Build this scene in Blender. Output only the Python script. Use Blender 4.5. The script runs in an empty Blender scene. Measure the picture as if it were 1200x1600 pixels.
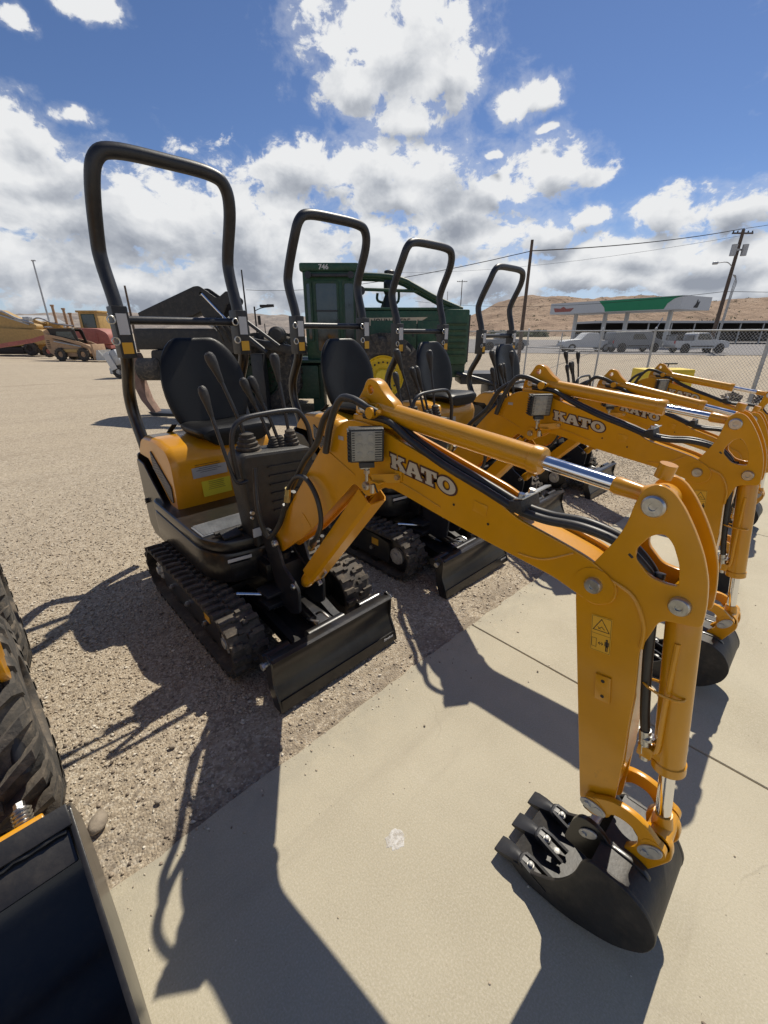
import bpy, bmesh, math, random
import numpy as np
from mathutils import Vector, Matrix, noise
random.seed(7)
S = bpy.context.scene
COL = S.collection

# ------------------------------------------------------------------ camera
PITCH = math.radians(23.0)
YAW = math.radians(46.3)
FW = Vector((math.cos(YAW), math.sin(YAW), 0)); RT = Vector((math.sin(YAW), -math.cos(YAW), 0))
cd = bpy.data.cameras.new('camera'); cam = bpy.data.objects.new('camera', cd); COL.objects.link(cam)
cam.location = (0, 0, 1.6)
vf = FW*math.cos(PITCH) - Vector((0, 0, 1))*math.sin(PITCH)
cam.rotation_euler = vf.to_track_quat('-Z', 'Y').to_euler()
cd.sensor_fit = 'HORIZONTAL'; cd.sensor_width = 36.0; cd.lens = 36.0*660/1200
cd.clip_start = 0.02; cd.clip_end = 9000
S.camera = cam
S.render.resolution_x = 768; S.render.resolution_y = 1024

# ------------------------------------------------------------------ sky and sun
SUN = Vector((.558, .146, .817)).normalized()
w = bpy.data.worlds.new('World'); S.world = w; w.use_nodes = True
nt = w.node_tree; nt.nodes.clear()
class NG:
    def __init__(s, nt): s.nt = nt
    def n(s, t, **k):
        o = s.nt.nodes.new(t)
        for a, v in k.items(): setattr(o, a, v)
        return o
    def put(s, sock, v):
        if isinstance(v, (int, float)): sock.default_value = v
        elif isinstance(v, (tuple, list)):
            sock.default_value = tuple(v)+((1,) if len(v) == 3 and sock.type == 'RGBA' else ())
        else: s.nt.links.new(v, sock)
    def m(s, op, a, b=0.0, c=0.0, clamp=False):
        o = s.n('ShaderNodeMath', operation=op); o.use_clamp = clamp
        s.put(o.inputs[0], a); s.put(o.inputs[1], b); s.put(o.inputs[2], c)
        return o.outputs[0]
    def v(s, op, a, b=None):
        o = s.n('ShaderNodeVectorMath', operation=op); s.put(o.inputs[0], a)
        if b is not None: s.put(o.inputs[1], b)
        return o.outputs['Value'] if op in ('DOT_PRODUCT', 'LENGTH') else o.outputs[0]
    def comb(s, x, y, z=0.0):
        o = s.n('ShaderNodeCombineXYZ'); s.put(o.inputs[0], x); s.put(o.inputs[1], y); s.put(o.inputs[2], z); return o.outputs[0]
    def noise(s, vec, scale, detail=6, rough=.55, dist=0.0):
        o = s.n('ShaderNodeTexNoise'); s.put(o.inputs['Vector'], vec); o.inputs['Scale'].default_value = scale
        o.inputs['Detail'].default_value = detail; o.inputs['Roughness'].default_value = rough; o.inputs['Distortion'].default_value = dist
        return o.outputs['Fac']
    def mr(s, v, a, b, c=0.0, d=1.0, smooth=True):
        o = s.n('ShaderNodeMapRange'); o.interpolation_type = 'SMOOTHSTEP' if smooth else 'LINEAR'
        s.put(o.inputs[0], v); s.put(o.inputs[1], a); s.put(o.inputs[2], b); s.put(o.inputs[3], c); s.put(o.inputs[4], d)
        return o.outputs[0]
    def mix(s, f, a, b, mode='MIX'):
        o = s.n('ShaderNodeMix', data_type='RGBA', blend_type=mode)
        s.put(o.inputs[0], f); s.put(o.inputs[6], a); s.put(o.inputs[7], b); return o.outputs[2]
    def ramp(s, f, stops):
        o = s.n('ShaderNodeValToRGB'); s.put(o.inputs[0], f); e = o.color_ramp.elements
        while len(e) < len(stops): e.new(.5)
        for q, (p, c) in zip(e, stops): q.position = p; q.color = tuple(c)+((1,) if len(c) == 3 else ())
        return o.outputs[0]
g = NG(nt)
sky = g.n('ShaderNodeTexSky', sky_type='NISHITA'); sky.sun_disc = False
sky.sun_elevation = math.asin(SUN.z); sky.sun_rotation = math.atan2(SUN.x, SUN.y)
sky.altitude = 1600; sky.air_density = 1.0; sky.dust_density = .4; sky.ozone_density = 3.0
D = g.v('NORMALIZE', g.n('ShaderNodeTexCoord').outputs['Generated'])
da = g.v('DOT_PRODUCT', D, tuple(RT)); db = g.v('DOT_PRODUCT', D, tuple(FW)); dz = g.v('DOT_PRODUCT', D, (0, 0, 1))
az = g.m('ARCTAN2', da, db); el = g.m('ARCSINE', dz)
# cloud banks: azimuth, elevation, half width, half height (radians, about the compass direction the yard looks)
BLOBS = [(0.023, 0.424, 0.162, 0.092), (-0.046, 0.384, 0.077, 0.044), (0.114, 0.397, 0.073, 0.051), (0.047, 0.349, 0.095, 0.03), (0.282, 0.363, 0.047, 0.023), (0.234, 0.35, 0.041, 0.023), (0.292, 0.317, 0.018, 0.007), (0.313, 0.27, 0.099, 0.041), (0.38, 0.255, 0.034, 0.018), (0.209, 0.242, 0.103, 0.028), (0.215, 0.287, 0.024, 0.01), (-0.158, 0.274, 0.193, 0.052), (0.012, 0.283, 0.169, 0.047), (0.05, 0.247, 0.157, 0.05), (0.138, 0.211, 0.129, 0.044), (0.052, 0.16, 0.313, 0.056), (-0.599, 0.281, 0.056, 0.047), (-0.584, 0.235, 0.093, 0.056), (-0.564, 0.185, 0.156, 0.076), (-0.421, 0.176, 0.184, 0.1), (-0.254, 0.155, 0.266, 0.134), (-0.62, 0.099, 0.171, 0.076), (-0.441, 0.073, 0.342, 0.056), (-0.514, 0.312, 0.045, 0.012), (-0.466, 0.428, 0.062, 0.018), (-0.572, 0.396, 0.027, 0.017), (0.326, 0.167, 0.067, 0.045), (0.392, 0.189, 0.052, 0.022), (0.509, 0.186, 0.069, 0.044), (0.607, 0.18, 0.061, 0.032), (0.481, 0.132, 0.153, 0.032), (0.581, 0.116, 0.169, 0.04), (0.436, 0.097, 0.352, 0.039), (0.185, 0.096, 0.297, 0.053), (0.635, 0.074, 0.14, 0.029), (-0.133, 0.097, 0.302, 0.053), (1.35,.25,.5,.2), (-1.5,.3,.5,.22), (2.3,.25,.5,.2), (-2.3,.25,.5,.2), (3.0,.2,.4,.15), (-1.2,.9,.25,.12)]  # wide-azimuth closing entries: invented clouds out of view, thinned to lower ambient light
wob = g.noise(g.comb(az, el, 3.1), 6, 4, .55)
wob2 = g.noise(g.comb(az, el, 9.7), 6, 4, .55)
azw = g.m('ADD', az, g.m('MULTIPLY', g.m('SUBTRACT', wob, .5), .09)); elw = g.m('ADD', el, g.m('MULTIPLY', g.m('SUBTRACT', wob2, .5), .06))
def banks(azw, elw):
    acc = None
    for (a0, e0, ra, re) in BLOBS:
        x = g.m('MULTIPLY_ADD', azw, 1/ra, -a0/ra); y = g.m('MULTIPLY_ADD', elw, 1/re, -e0/re)
        d = g.m('SUBTRACT', 1.0, g.m('SQRT', g.m('MULTIPLY_ADD', x, x, g.m('MULTIPLY', y, y))))
        acc = d if acc is None else g.m('SMOOTH_MAX', acc, d, .12)
    return acc
acc = banks(azw, elw); accU = banks(azw, g.m('ADD', elw, .028))
P = g.comb(az, g.m('MULTIPLY', el, 1.35), 4.2)
n1 = g.noise(P, 19, 14, .62, .25)
n3 = g.noise(P, 34, 8, .60)
r1 = g.noise(P, 9, 6, .55, .3); r2 = g.noise(g.comb(g.m('ADD', az, .016), g.m('MULTIPLY', g.m('ADD', el, .030), 1.35), 0.0), 9, 6, .55, .3)
nl = g.noise(P, 3.0, 6, .6)
dens = g.m('ADD', g.m('MULTIPLY', g.m('MAXIMUM', acc, -1.2), .90), g.m('MULTIPLY', g.m('SUBTRACT', n1, .5), 2.3))
cov = g.mr(dens, .03, .34)
wisp = g.m('MULTIPLY', g.mr(g.m('ADD', dens, g.m('MULTIPLY', g.m('SUBTRACT', nl, .5), 1.6)), -.40, .35), .30)
cov = g.m('MAXIMUM', cov, wisp)
thick = g.mr(acc, .15, .95)
under = g.m('MULTIPLY', g.m('SUBTRACT', accU, acc), 1.15)
relief = g.m('MULTIPLY', g.m('SUBTRACT', r2, r1), 1.8)
fine = g.m('MULTIPLY', g.m('SUBTRACT', .5, n3), .35)
low = g.mr(el, .05, .24, .22, 0.0)
shade = g.m('ADD', g.m('ADD', g.m('ADD', g.m('MULTIPLY', thick, .55), under), g.m('ADD', relief, fine)), g.m('ADD', low, g.m('MULTIPLY', g.m('SUBTRACT', nl, .5), .40)), clamp=True)
shade = g.m('MULTIPLY', shade, g.mr(dens, .02, .30, .25, 1.0))
ccol = g.ramp(shade, [(0, (.88, .89, .90)), (.3, (.73, .75, .78)), (.6, (.52, .55, .60)), (1, (.32, .35, .41))])
skyc = g.v('SCALE', g.v('MULTIPLY', sky.outputs[0], (.86, .93, 1.10))); skyc.node.inputs['Scale'].default_value = .088
hz = g.mr(el, 0.0, .26, .42, 0.0)
skyb = g.mix(hz, skyc, (.52, .62, .74))
final = g.mix(cov, skyb, ccol)
bgd = g.n('ShaderNodeBackground'); g.put(bgd.inputs[0], final); bgd.inputs[1].default_value = 1.0
nt.links.new(bgd.outputs[0], g.n('ShaderNodeOutputWorld').inputs[0])

sl = bpy.data.lights.new('sun', 'SUN'); so = bpy.data.objects.new('sun', sl); COL.objects.link(so)
sl.energy = 5.0; sl.angle = math.radians(.53); sl.color = (1, .93, .80)
so.rotation_euler = SUN.to_track_quat('Z', 'Y').to_euler(); so.location = (0, 0, 30)
S.view_settings.view_transform = 'Standard'; S.view_settings.look = 'None'
S.view_settings.exposure = -0.08; S.view_settings.gamma = 1; S.view_settings.use_curve_mapping = False

# ------------------------------------------------------------------ materials
def mat(name, col, rough=.5, metal=0.0, coat=0.0, var=.12, vscale=6, dust=0.0, bump=0.0, bscale=60, dustcol=(.36, .29, .21), spec=.5, grime=0.0):
    m = bpy.data.materials.new(name); m.use_nodes = True; t = m.node_tree; b = t.nodes['Principled BSDF']; q = NG(t)
    b.inputs['Metallic'].default_value = metal; b.inputs['Coat Weight'].default_value = coat; b.inputs['Coat Roughness'].default_value = .12
    b.inputs['Specular IOR Level'].default_value = spec
    tc = q.n('ShaderNodeTexCoord').outputs['Object']
    nz = q.noise(tc, vscale, 6, .6)
    c0 = tuple(max(0, c*(1-var)) for c in col); c1 = tuple(min(1, c*(1+var)) for c in col)
    c = q.mix(q.mr(nz, .3, .7), c0, c1)
    if grime > 0:
        gn = q.noise(q.v('MULTIPLY', tc, (1, 1.6, .7)), 7, 12, .74); c = q.mix(q.m('MULTIPLY', q.mr(gn, .60, .74), grime), c, (.10, .055, .02))
        sn = q.noise(q.v('MULTIPLY', tc, (9, 2, 14)), 6, 8, .8); c = q.mix(q.m('MULTIPLY', q.mr(sn, .66, .72), grime*.8), c, (.42, .33, .20))
    if dust > 0:
        dn = q.noise(tc, vscale*2.3+1, 9, .68)
        geo = q.n('ShaderNodeNewGeometry'); upz = q.n('ShaderNodeSeparateXYZ'); t.links.new(geo.outputs['Normal'], upz.inputs[0])
        f = q.m('MULTIPLY', q.m('ADD', q.mr(dn, .42, .78), q.m('MULTIPLY', q.m('MAXIMUM', upz.outputs[2], 0.0), .35)), dust, clamp=True)
        c = q.mix(f, c, dustcol)
        q.put(b.inputs['Roughness'], q.m('ADD', q.m('MULTIPLY', f, .5), rough, clamp=True))
    else:
        q.put(b.inputs['Roughness'], q.mr(nz, .25, .75, max(.03, rough-.07), min(1, rough+.1)))
    q.put(b.inputs['Base Color'], c)
    if bump > 0:
        bp = q.n('ShaderNodeBump'); bp.inputs['Strength'].default_value = bump; bp.inputs['Distance'].default_value = .01
        q.put(bp.inputs['Height'], q.noise(tc, bscale, 4, .6)); t.links.new(bp.outputs[0], b.inputs['Normal'])
    return m
M = {}
M['orange'] = mat('orange_paint', (.64, .285, .0015), .28, coat=.35, var=.07, vscale=5, dust=.05, grime=.35, bump=.04, bscale=90)
M['oldorange'] = mat('worn_orange_paint', (.60, .24, .07), .6, var=.15, dust=.4)
M['yellow'] = mat('yellow_paint', (.43, .27, .085), .55, var=.12, dust=.35)
M['byellow'] = mat('bright_yellow_paint', (.78, .56, .02), .5, var=.08, dust=.15)
M['tan'] = mat('faded_tan_paint', (.40, .255, .15), .65, var=.12, dust=.4)
M['red'] = mat('faded_red_paint', (.36, .105, .085), .6, var=.15, dust=.4)
M['brightred'] = mat('red_paint', (.5, .03, .02), .45, var=.1)
M['black'] = mat('black_paint', (.010, .010, .011), .30, coat=.2, var=.3, vscale=5, dust=.09, bump=.05, bscale=50, dustcol=(.22, .18, .13), grime=.12)
M['bucket'] = mat('bucket_black_paint', (.014, .014, .015), .48, coat=.0, var=.3, vscale=7, dust=.10, bump=.12, bscale=40)
M['satin'] = mat('satin_black_steel', (.016, .018, .023), .42, var=.2, dust=.05, bump=.05)
M['plastic'] = mat('black_plastic', (.016, .016, .016), .5, var=.2, dust=.08, bump=.25, bscale=220)
M['vinyl'] = mat('black_vinyl', (.005, .005, .0055), .40, var=.2, dust=.0, bump=.10, bscale=300, spec=.32)
M['rubber'] = mat('black_rubber', (.026, .025, .024), .74, var=.25, dust=.42, bump=.25, bscale=70)
M['dustrubber'] = mat('dusty_tyre_rubber', (.05, .048, .045), .8, var=.25, dust=.55, bump=.4, bscale=60)
M['hose'] = mat('hose_rubber', (.020, .020, .020), .42, var=.2, dust=.08)
M['chrome'] = mat('chrome_rod', (.78, .78, .80), .10, metal=1, var=.04)
M['zinc'] = mat('zinc_steel', (.55, .55, .53), .35, metal=1, var=.15, bump=.1)
M['castzinc'] = mat('worn_pin_steel', (.50, .50, .48), .5, metal=.7, var=.3, dust=.15, bump=.2)
M['galv'] = mat('galvanised_steel', (.42, .43, .44), .5, metal=.6, var=.15)
M['green'] = mat('green_paint', (.008, .060, .027), .42, var=.15, dust=.12)
M['dgreen'] = mat('dark_green_paint', (.008, .045, .022), .5, var=.2, dust=.1)
M['glass'] = mat('dark_glass', (.035, .045, .045), .08, var=.3, spec=.8)
M['lens'] = mat('lamp_lens', (.25, .24, .21), .25, var=.12, vscale=25, coat=.6)
M['white'] = mat('white_paint', (.56, .57, .57), .5, var=.06, dust=.1)
M['label'] = mat('paper_label', (.55, .55, .54), .4, var=.05)
M['greylabel'] = mat('silver_label', (.40, .41, .43), .3, metal=.4, var=.08)
M['ylabel'] = mat('yellow_label', (.62, .52, .02), .5, var=.06)
M['oylabel'] = mat('warning_label_yellow', (.72, .38, .02), .5, var=.05)
M['ink'] = mat('black_ink', (.02, .015, .012), .6, var=.1)
M['cream'] = mat('cream_letter_vinyl', (.52, .45, .33), .45, var=.05)
M['brown'] = mat('dark_brown_vinyl', (.07, .025, .015), .5, var=.05)
M['rust'] = mat('rusty_pink_steel', (.25, .155, .12), .8, var=.3, dust=.3)
M['wood'] = mat('weathered_pole_wood', (.10, .075, .06), .9, var=.25)
M['tread'] = mat('aluminium_tread_plate', (.30, .31, .32), .4, metal=.5, var=.2)
M['stone'] = mat('grey_stone', (.30, .25, .19), .85, var=.2, vscale=14, bump=.4, bscale=50)
M['greyfaded'] = mat('grey_car_paint', (.20, .215, .23), .4, var=.1)
M['gold'] = mat('hydraulic_fitting', (.50, .40, .18), .35, metal=.9, var=.15)

# ------------------------------------------------------------------ mesh helpers
class MB:
    def __init__(s): s.v = []; s.f = []
    def add(s, vs, fs):
        o = len(s.v); s.v += [tuple(v) for v in vs]; s.f += [tuple(i+o for i in f) for f in fs]; return s
    def box(s, c, d, R=None, taper=None, bev=0.0):
        hx, hy, hz = d[0]/2, d[1]/2, d[2]/2
        if bev > 0:
            bm = bmesh.new(); bmesh.ops.create_cube(bm, size=1)
            for v in bm.verts: v.co = Vector((v.co.x*d[0], v.co.y*d[1], v.co.z*d[2]))
            bmesh.ops.bevel(bm, geom=bm.edges[:]+bm.verts[:], offset=bev, segments=2, affect='EDGES', profile=.6)
            vs = [v.co.copy() for v in bm.verts]; bm.verts.index_update(); fs = [[v.index for v in f.verts] for f in bm.faces]; bm.free()
        else:
            vs = [Vector((x, y, z)) for z in (-hz, hz) for y in (-hy, hy) for x in (-hx, hx)]
            fs = [(0, 2, 3, 1), (4, 5, 7, 6), (0, 1, 5, 4), (2, 6, 7, 3), (0, 4, 6, 2), (1, 3, 7, 5)]
        if taper:
            for v in vs:
                if v.z > 0: v.x *= taper[0]; v.y *= taper[1]
        if R is not None: vs = [R @ v for v in vs]
        c = Vector(c); return s.add([v+c for v in vs], fs)
    def cyl(s, p0, p1, r0, r1=None, n=20, cap=True):
        r1 = r0 if r1 is None else r1; p0 = Vector(p0); p1 = Vector(p1); d = (p1-p0).normalized()
        u = d.orthogonal().normalized(); v = d.cross(u); vs = []
        for p, r in ((p0, r0), (p1, r1)):
            for i in range(n): a = 2*math.pi*i/n; vs.append(p+(u*math.cos(a)+v*math.sin(a))*r)
        fs = [(i, (i+1) % n, n+(i+1) % n, n+i) for i in range(n)]
        if cap: fs += [tuple(range(n))[::-1], tuple(range(n, 2*n))]
        return s.add(vs, fs)
    def lathe(s, p0, axis, prof, n=20, cap=True):
        p0 = Vector(p0); d = Vector(axis).normalized(); u = d.orthogonal().normalized(); v = d.cross(u); vs = []
        for (h, r) in prof:
            for i in range(n): a = 2*math.pi*i/n; vs.append(p0+d*h+(u*math.cos(a)+v*math.sin(a))*max(r, 1e-4))
        fs = [(k*n+i, k*n+(i+1) % n, (k+1)*n+(i+1) % n, (k+1)*n+i) for k in range(len(prof)-1) for i in range(n)]
        if cap: fs += [tuple(range(n))[::-1], tuple(range((len(prof)-1)*n, len(prof)*n))]
        return s.add(vs, fs)
    def tube(s, pts, r, n=10, smooth=6, closed=False, flat=None):
        pts = [Vector(p) for p in pts]
        if smooth and len(pts) > 2:
            out = []
            m = len(pts)
            for i in range(m if closed else m-1):
                p = [pts[(i+k) % m] if closed else pts[min(max(i+k, 0), m-1)] for k in (-1, 0, 1, 2)]
                for j in range(smooth):
                    t = j/smooth
                    out.append(.5*((2*p[1])+(-p[0]+p[2])*t+(2*p[0]-5*p[1]+4*p[2]-p[3])*t*t+(-p[0]+3*p[1]-3*p[2]+p[3])*t**3))
            if not closed: out.append(pts[-1])
            pts = out
        vs = []; m = len(pts); u = None
        for i, p in enumerate(pts):
            d = ((pts[(i+1) % m] if closed or i < m-1 else p)-(pts[i-1] if closed or i > 0 else p)).normalized()
            u = d.orthogonal().normalized() if u is None else (u-d*u.dot(d)).normalized()
            v = d.cross(u)
            for k in range(n): a = 2*math.pi*k/n; vs.append(p+(u*math.cos(a)+v*math.sin(a))*r)
        fs = [(i*n+k, i*n+(k+1) % n, ((i+1) % m)*n+(k+1) % n, ((i+1) % m)*n+k) for i in range(m if closed else m-1) for k in range(n)]
        if not closed: fs += [tuple(range(n))[::-1], tuple(range((m-1)*n, m*n))]
        return s.add(vs, fs)
    def bar(s, pts, w, t, side=(1, 0, 0)):      # rectangular section along a path
        pts = [Vector(p) for p in pts]; sd = Vector(side); vs = []
        for i, p in enumerate(pts):
            d = (pts[min(i+1, len(pts)-1)]-pts[max(i-1, 0)]).normalized(); x = (sd-d*sd.dot(d)).normalized(); y = d.cross(x)
            vs += [p+x*w/2+y*t/2, p-x*w/2+y*t/2, p-x*w/2-y*t/2, p+x*w/2-y*t/2]
        m = len(pts); fs = [(i*4+k, i*4+(k+1) % 4, i*4+4+(k+1) % 4, i*4+4+k) for i in range(m-1) for k in range(4)]+[(3, 2, 1, 0), (m*4-4, m*4-3, m*4-2, m*4-1)]
        return s.add(vs, fs)
    def prism(s, poly, x0, x1, fn=None):          # poly in (y,z), extruded along x
        n = len(poly); vs = [(x0, y, z) for y, z in poly]+[(x1, y, z) for y, z in poly]
        fs = [tuple(range(n)), tuple(range(n, 2*n))[::-1]]+[(i, n+i, n+(i+1) % n, (i+1) % n) for i in range(n)]
        if fn: vs = [fn(Vector(v)) for v in vs]
        return s.add(vs, fs)
    def plate(s, poly, holes, x0, x1, bev=.002, fn=None, axis='x'):
        cu = bpy.data.curves.new('t', 'CURVE'); cu.dimensions = '2D'; cu.fill_mode = 'BOTH'
        t = abs(x1-x0)/2; cu.extrude = max(0, t-bev); cu.bevel_depth = bev; cu.bevel_resolution = 1; cu.offset = -bev
        for pl in [poly]+list(holes):
            sp = cu.splines.new('POLY'); sp.points.add(len(pl)-1); sp.use_cyclic_u = True
            for q, pt in zip(sp.points, pl): q.co = (pt[0], pt[1], 0, 1)
        ob = bpy.data.objects.new('t', cu); me = bpy.data.meshes.new_from_object(ob)
        xc = (x0+x1)/2
        if axis == 'x': vs = [Vector((xc+v.co.z, v.co.x, v.co.y)) for v in me.vertices]
        elif axis == 'y': vs = [Vector((v.co.x, xc-v.co.z, v.co.y)) for v in me.vertices]
        else: vs = [Vector((v.co.x, v.co.y, xc+v.co.z)) for v in me.vertices]
        if fn: vs = [fn(v) for v in vs]
        fs = [tuple(p.vertices) for p in me.polygons]
        s.add(vs, fs); bpy.data.objects.remove(ob); bpy.data.curves.remove(cu); bpy.data.meshes.remove(me); return s
    def build(s, name, m, parent=None, off=None, smooth=True, label=None, merge=False):
        me = bpy.data.meshes.new(name)
        vs = s.v if off is None else [(v[0]-off[0], v[1]-off[1], v[2]-off[2]) for v in s.v]
        me.from_pydata([tuple(v) for v in vs], [], s.f)
        bm = bmesh.new(); bm.from_mesh(me)
        if merge: bmesh.ops.remove_doubles(bm, verts=bm.verts, dist=1e-5)
        bmesh.ops.recalc_face_normals(bm, faces=bm.faces); 
        bm.to_mesh(me); bm.free()
        if smooth:
            me.polygons.foreach_set('use_smooth', [True]*len(me.polygons))
            me.set_sharp_from_angle(angle=math.radians(34))
        me.materials.append(m); o = bpy.data.objects.new(name, me); COL.objects.link(o)
        if parent: o.parent = parent
        if label: o['label'] = label
        return o
def thing(name, label, cat, loc=(0, 0, 0), rz=0, group=None, rx=0):
    loc = (loc[0], loc[1], loc[2] if abs(loc[2]) > 1e-6 else gz(loc[0]))
    o = bpy.data.objects.new(name, None); COL.objects.link(o); o.location = loc; o.rotation_euler = (rx, 0, rz)
    o.empty_display_size = .1
    o['label'] = label; o['category'] = cat
    if group: o['group'] = group
    return o
def tag(o, label, cat, group=None, kind=None):
    o['label'] = label; o['category'] = cat
    if group: o['group'] = group
    if kind: o['kind'] = kind
    return o
def rnd(poly, r, n=4):          # fillet the corners of a polygon
    out = []; m = len(poly)
    for i, p in enumerate(poly):
        rr = r[i] if isinstance(r, (list, tuple)) else r
        a = Vector(poly[i-1]); b = Vector(p); c = Vector(poly[(i+1) % m])
        if rr <= 0: out.append(tuple(b)); continue
        la, lc = (a-b).length, (c-b).length; k = min(rr, la*.45, lc*.45)
        pa = b+(a-b).normalized()*k; pc = b+(c-b).normalized()*k
        for j in range(n+1):
            t = j/n; q = pa*(1-t)**2+b*2*t*(1-t)+pc*t*t; out.append((q.x, q.y))
    return out
def circ(c, r, n=18): return [(c[0]+r*math.cos(2*math.pi*i/n), c[1]+r*math.sin(2*math.pi*i/n)) for i in range(n)]
def W(a, b, z=0.0): return Vector((0, 0, z))+RT*a+FW*b           # a metres to the right of, b metres along, the yard's looking axis
RZ = math.atan2(RT.y, RT.x)
def text_mesh(body, size, offset=0.0, extrude=.0008, align='CENTER'):
    cu = bpy.data.curves.new('t', 'FONT'); cu.body = body; cu.size = size; cu.extrude = extrude; cu.offset = offset
    cu.align_x = align; cu.align_y = 'CENTER'; cu.resolution_u = 2
    ob = bpy.data.objects.new('t', cu); me = bpy.data.meshes.new_from_object(ob)
    vs = [v.co.copy() for v in me.vertices]; fs = [tuple(p.vertices) for p in me.polygons]
    bpy.data.objects.remove(ob); bpy.data.curves.remove(cu); bpy.data.meshes.remove(me); return vs, fs

# ------------------------------------------------------------------ setting: ground, slab, road, hills
def gz(x):                      # the yard falls away gently towards the street
    return -.034*min(max(0.0, x-1.796), 6.504)
def mat_ground():
    m = bpy.data.materials.new('gravel'); m.use_nodes = True; t = m.node_tree; b = t.nodes['Principled BSDF']; q = NG(t)
    tc = q.n('ShaderNodeTexCoord').outputs['Object']
    vo = q.n('ShaderNodeTexVoronoi'); q.put(vo.inputs['Vector'], tc); vo.inputs['Scale'].default_value = 105
    vo2 = q.n('ShaderNodeTexVoronoi'); q.put(vo2.inputs['Vector'], tc); vo2.inputs['Scale'].default_value = 44
    rgb = q.n('ShaderNodeSeparateColor'); t.links.new(vo.outputs['Color'], rgb.inputs[0])
    rgb2 = q.n('ShaderNodeSeparateColor'); t.links.new(vo2.outputs['Color'], rgb2.inputs[0])
    c = q.ramp(rgb.outputs[0], [(0, (.25, .20, .145)), (.35, (.41, .338, .245)), (.75, (.51, .432, .322)), (1, (.66, .59, .475))])
    c = q.mix(q.mr(rgb2.outputs[1], .82, .9, 0, .45), c, (.46, .40, .32))
    c = q.mix(q.mr(rgb2.outputs[2], .86, .9, 0, .55), c, (.13, .105, .085))
    big = q.noise(tc, .35, 6, .6); c = q.mix(q.mr(big, .3, .7, 0, .30), c, (.46, .38, .28))
    med = q.noise(tc, 2.2, 6, .65); c = q.mix(q.mr(med, .35, .75, 0, .22), c, (.32, .26, .19))
    rot = q.n('ShaderNodeMapping'); rot.inputs['Rotation'].default_value = (0, 0, .55); rot.inputs['Scale'].default_value = (.12, 1.1, 1); q.put(rot.inputs['Vector'], tc)
    ln = q.noise(rot.outputs[0], 1.0, 5, .6, .3); c = q.mix(q.mr(ln, .52, .68, 0, .38), c, (.50, .42, .305)); c = q.mix(q.mr(ln, .46, .34, 0, .30), c, (.29, .235, .17))
    sp = q.n('ShaderNodeSeparateXYZ'); t.links.new(tc, sp.inputs[0])
    # wheel-rolled bands and the finer silt that gathers along the slab
    edge = q.m('MULTIPLY', q.mr(sp.outputs[1], 1.12, 1.42, 1.0, 0.0), q.mr(q.noise(tc, 5, 6, .7), .38, .6))
    c = q.mix(q.m('MULTIPLY', edge, .75), c, (.25, .205, .155))
    q.put(b.inputs['Base Color'], c); b.inputs['Roughness'].default_value = .95; b.inputs['Specular IOR Level'].default_value = .2
    bp = q.n('ShaderNodeBump'); bp.inputs['Strength'].default_value = .9; bp.inputs['Distance'].default_value = .012
    h = q.m('ADD', q.m('MULTIPLY', q.m('SUBTRACT', 1.0, vo.outputs['Distance']), .5), q.m('MULTIPLY', q.noise(tc, 160, 5, .7), .5))
    h = q.m('ADD', h, q.m('MULTIPLY', q.noise(tc, 9, 5, .6), 1.6))
    q.put(bp.inputs['Height'], h); t.links.new(bp.outputs[0], b.inputs['Normal'])
    return m
M['gravel'] = mat_ground()
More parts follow.
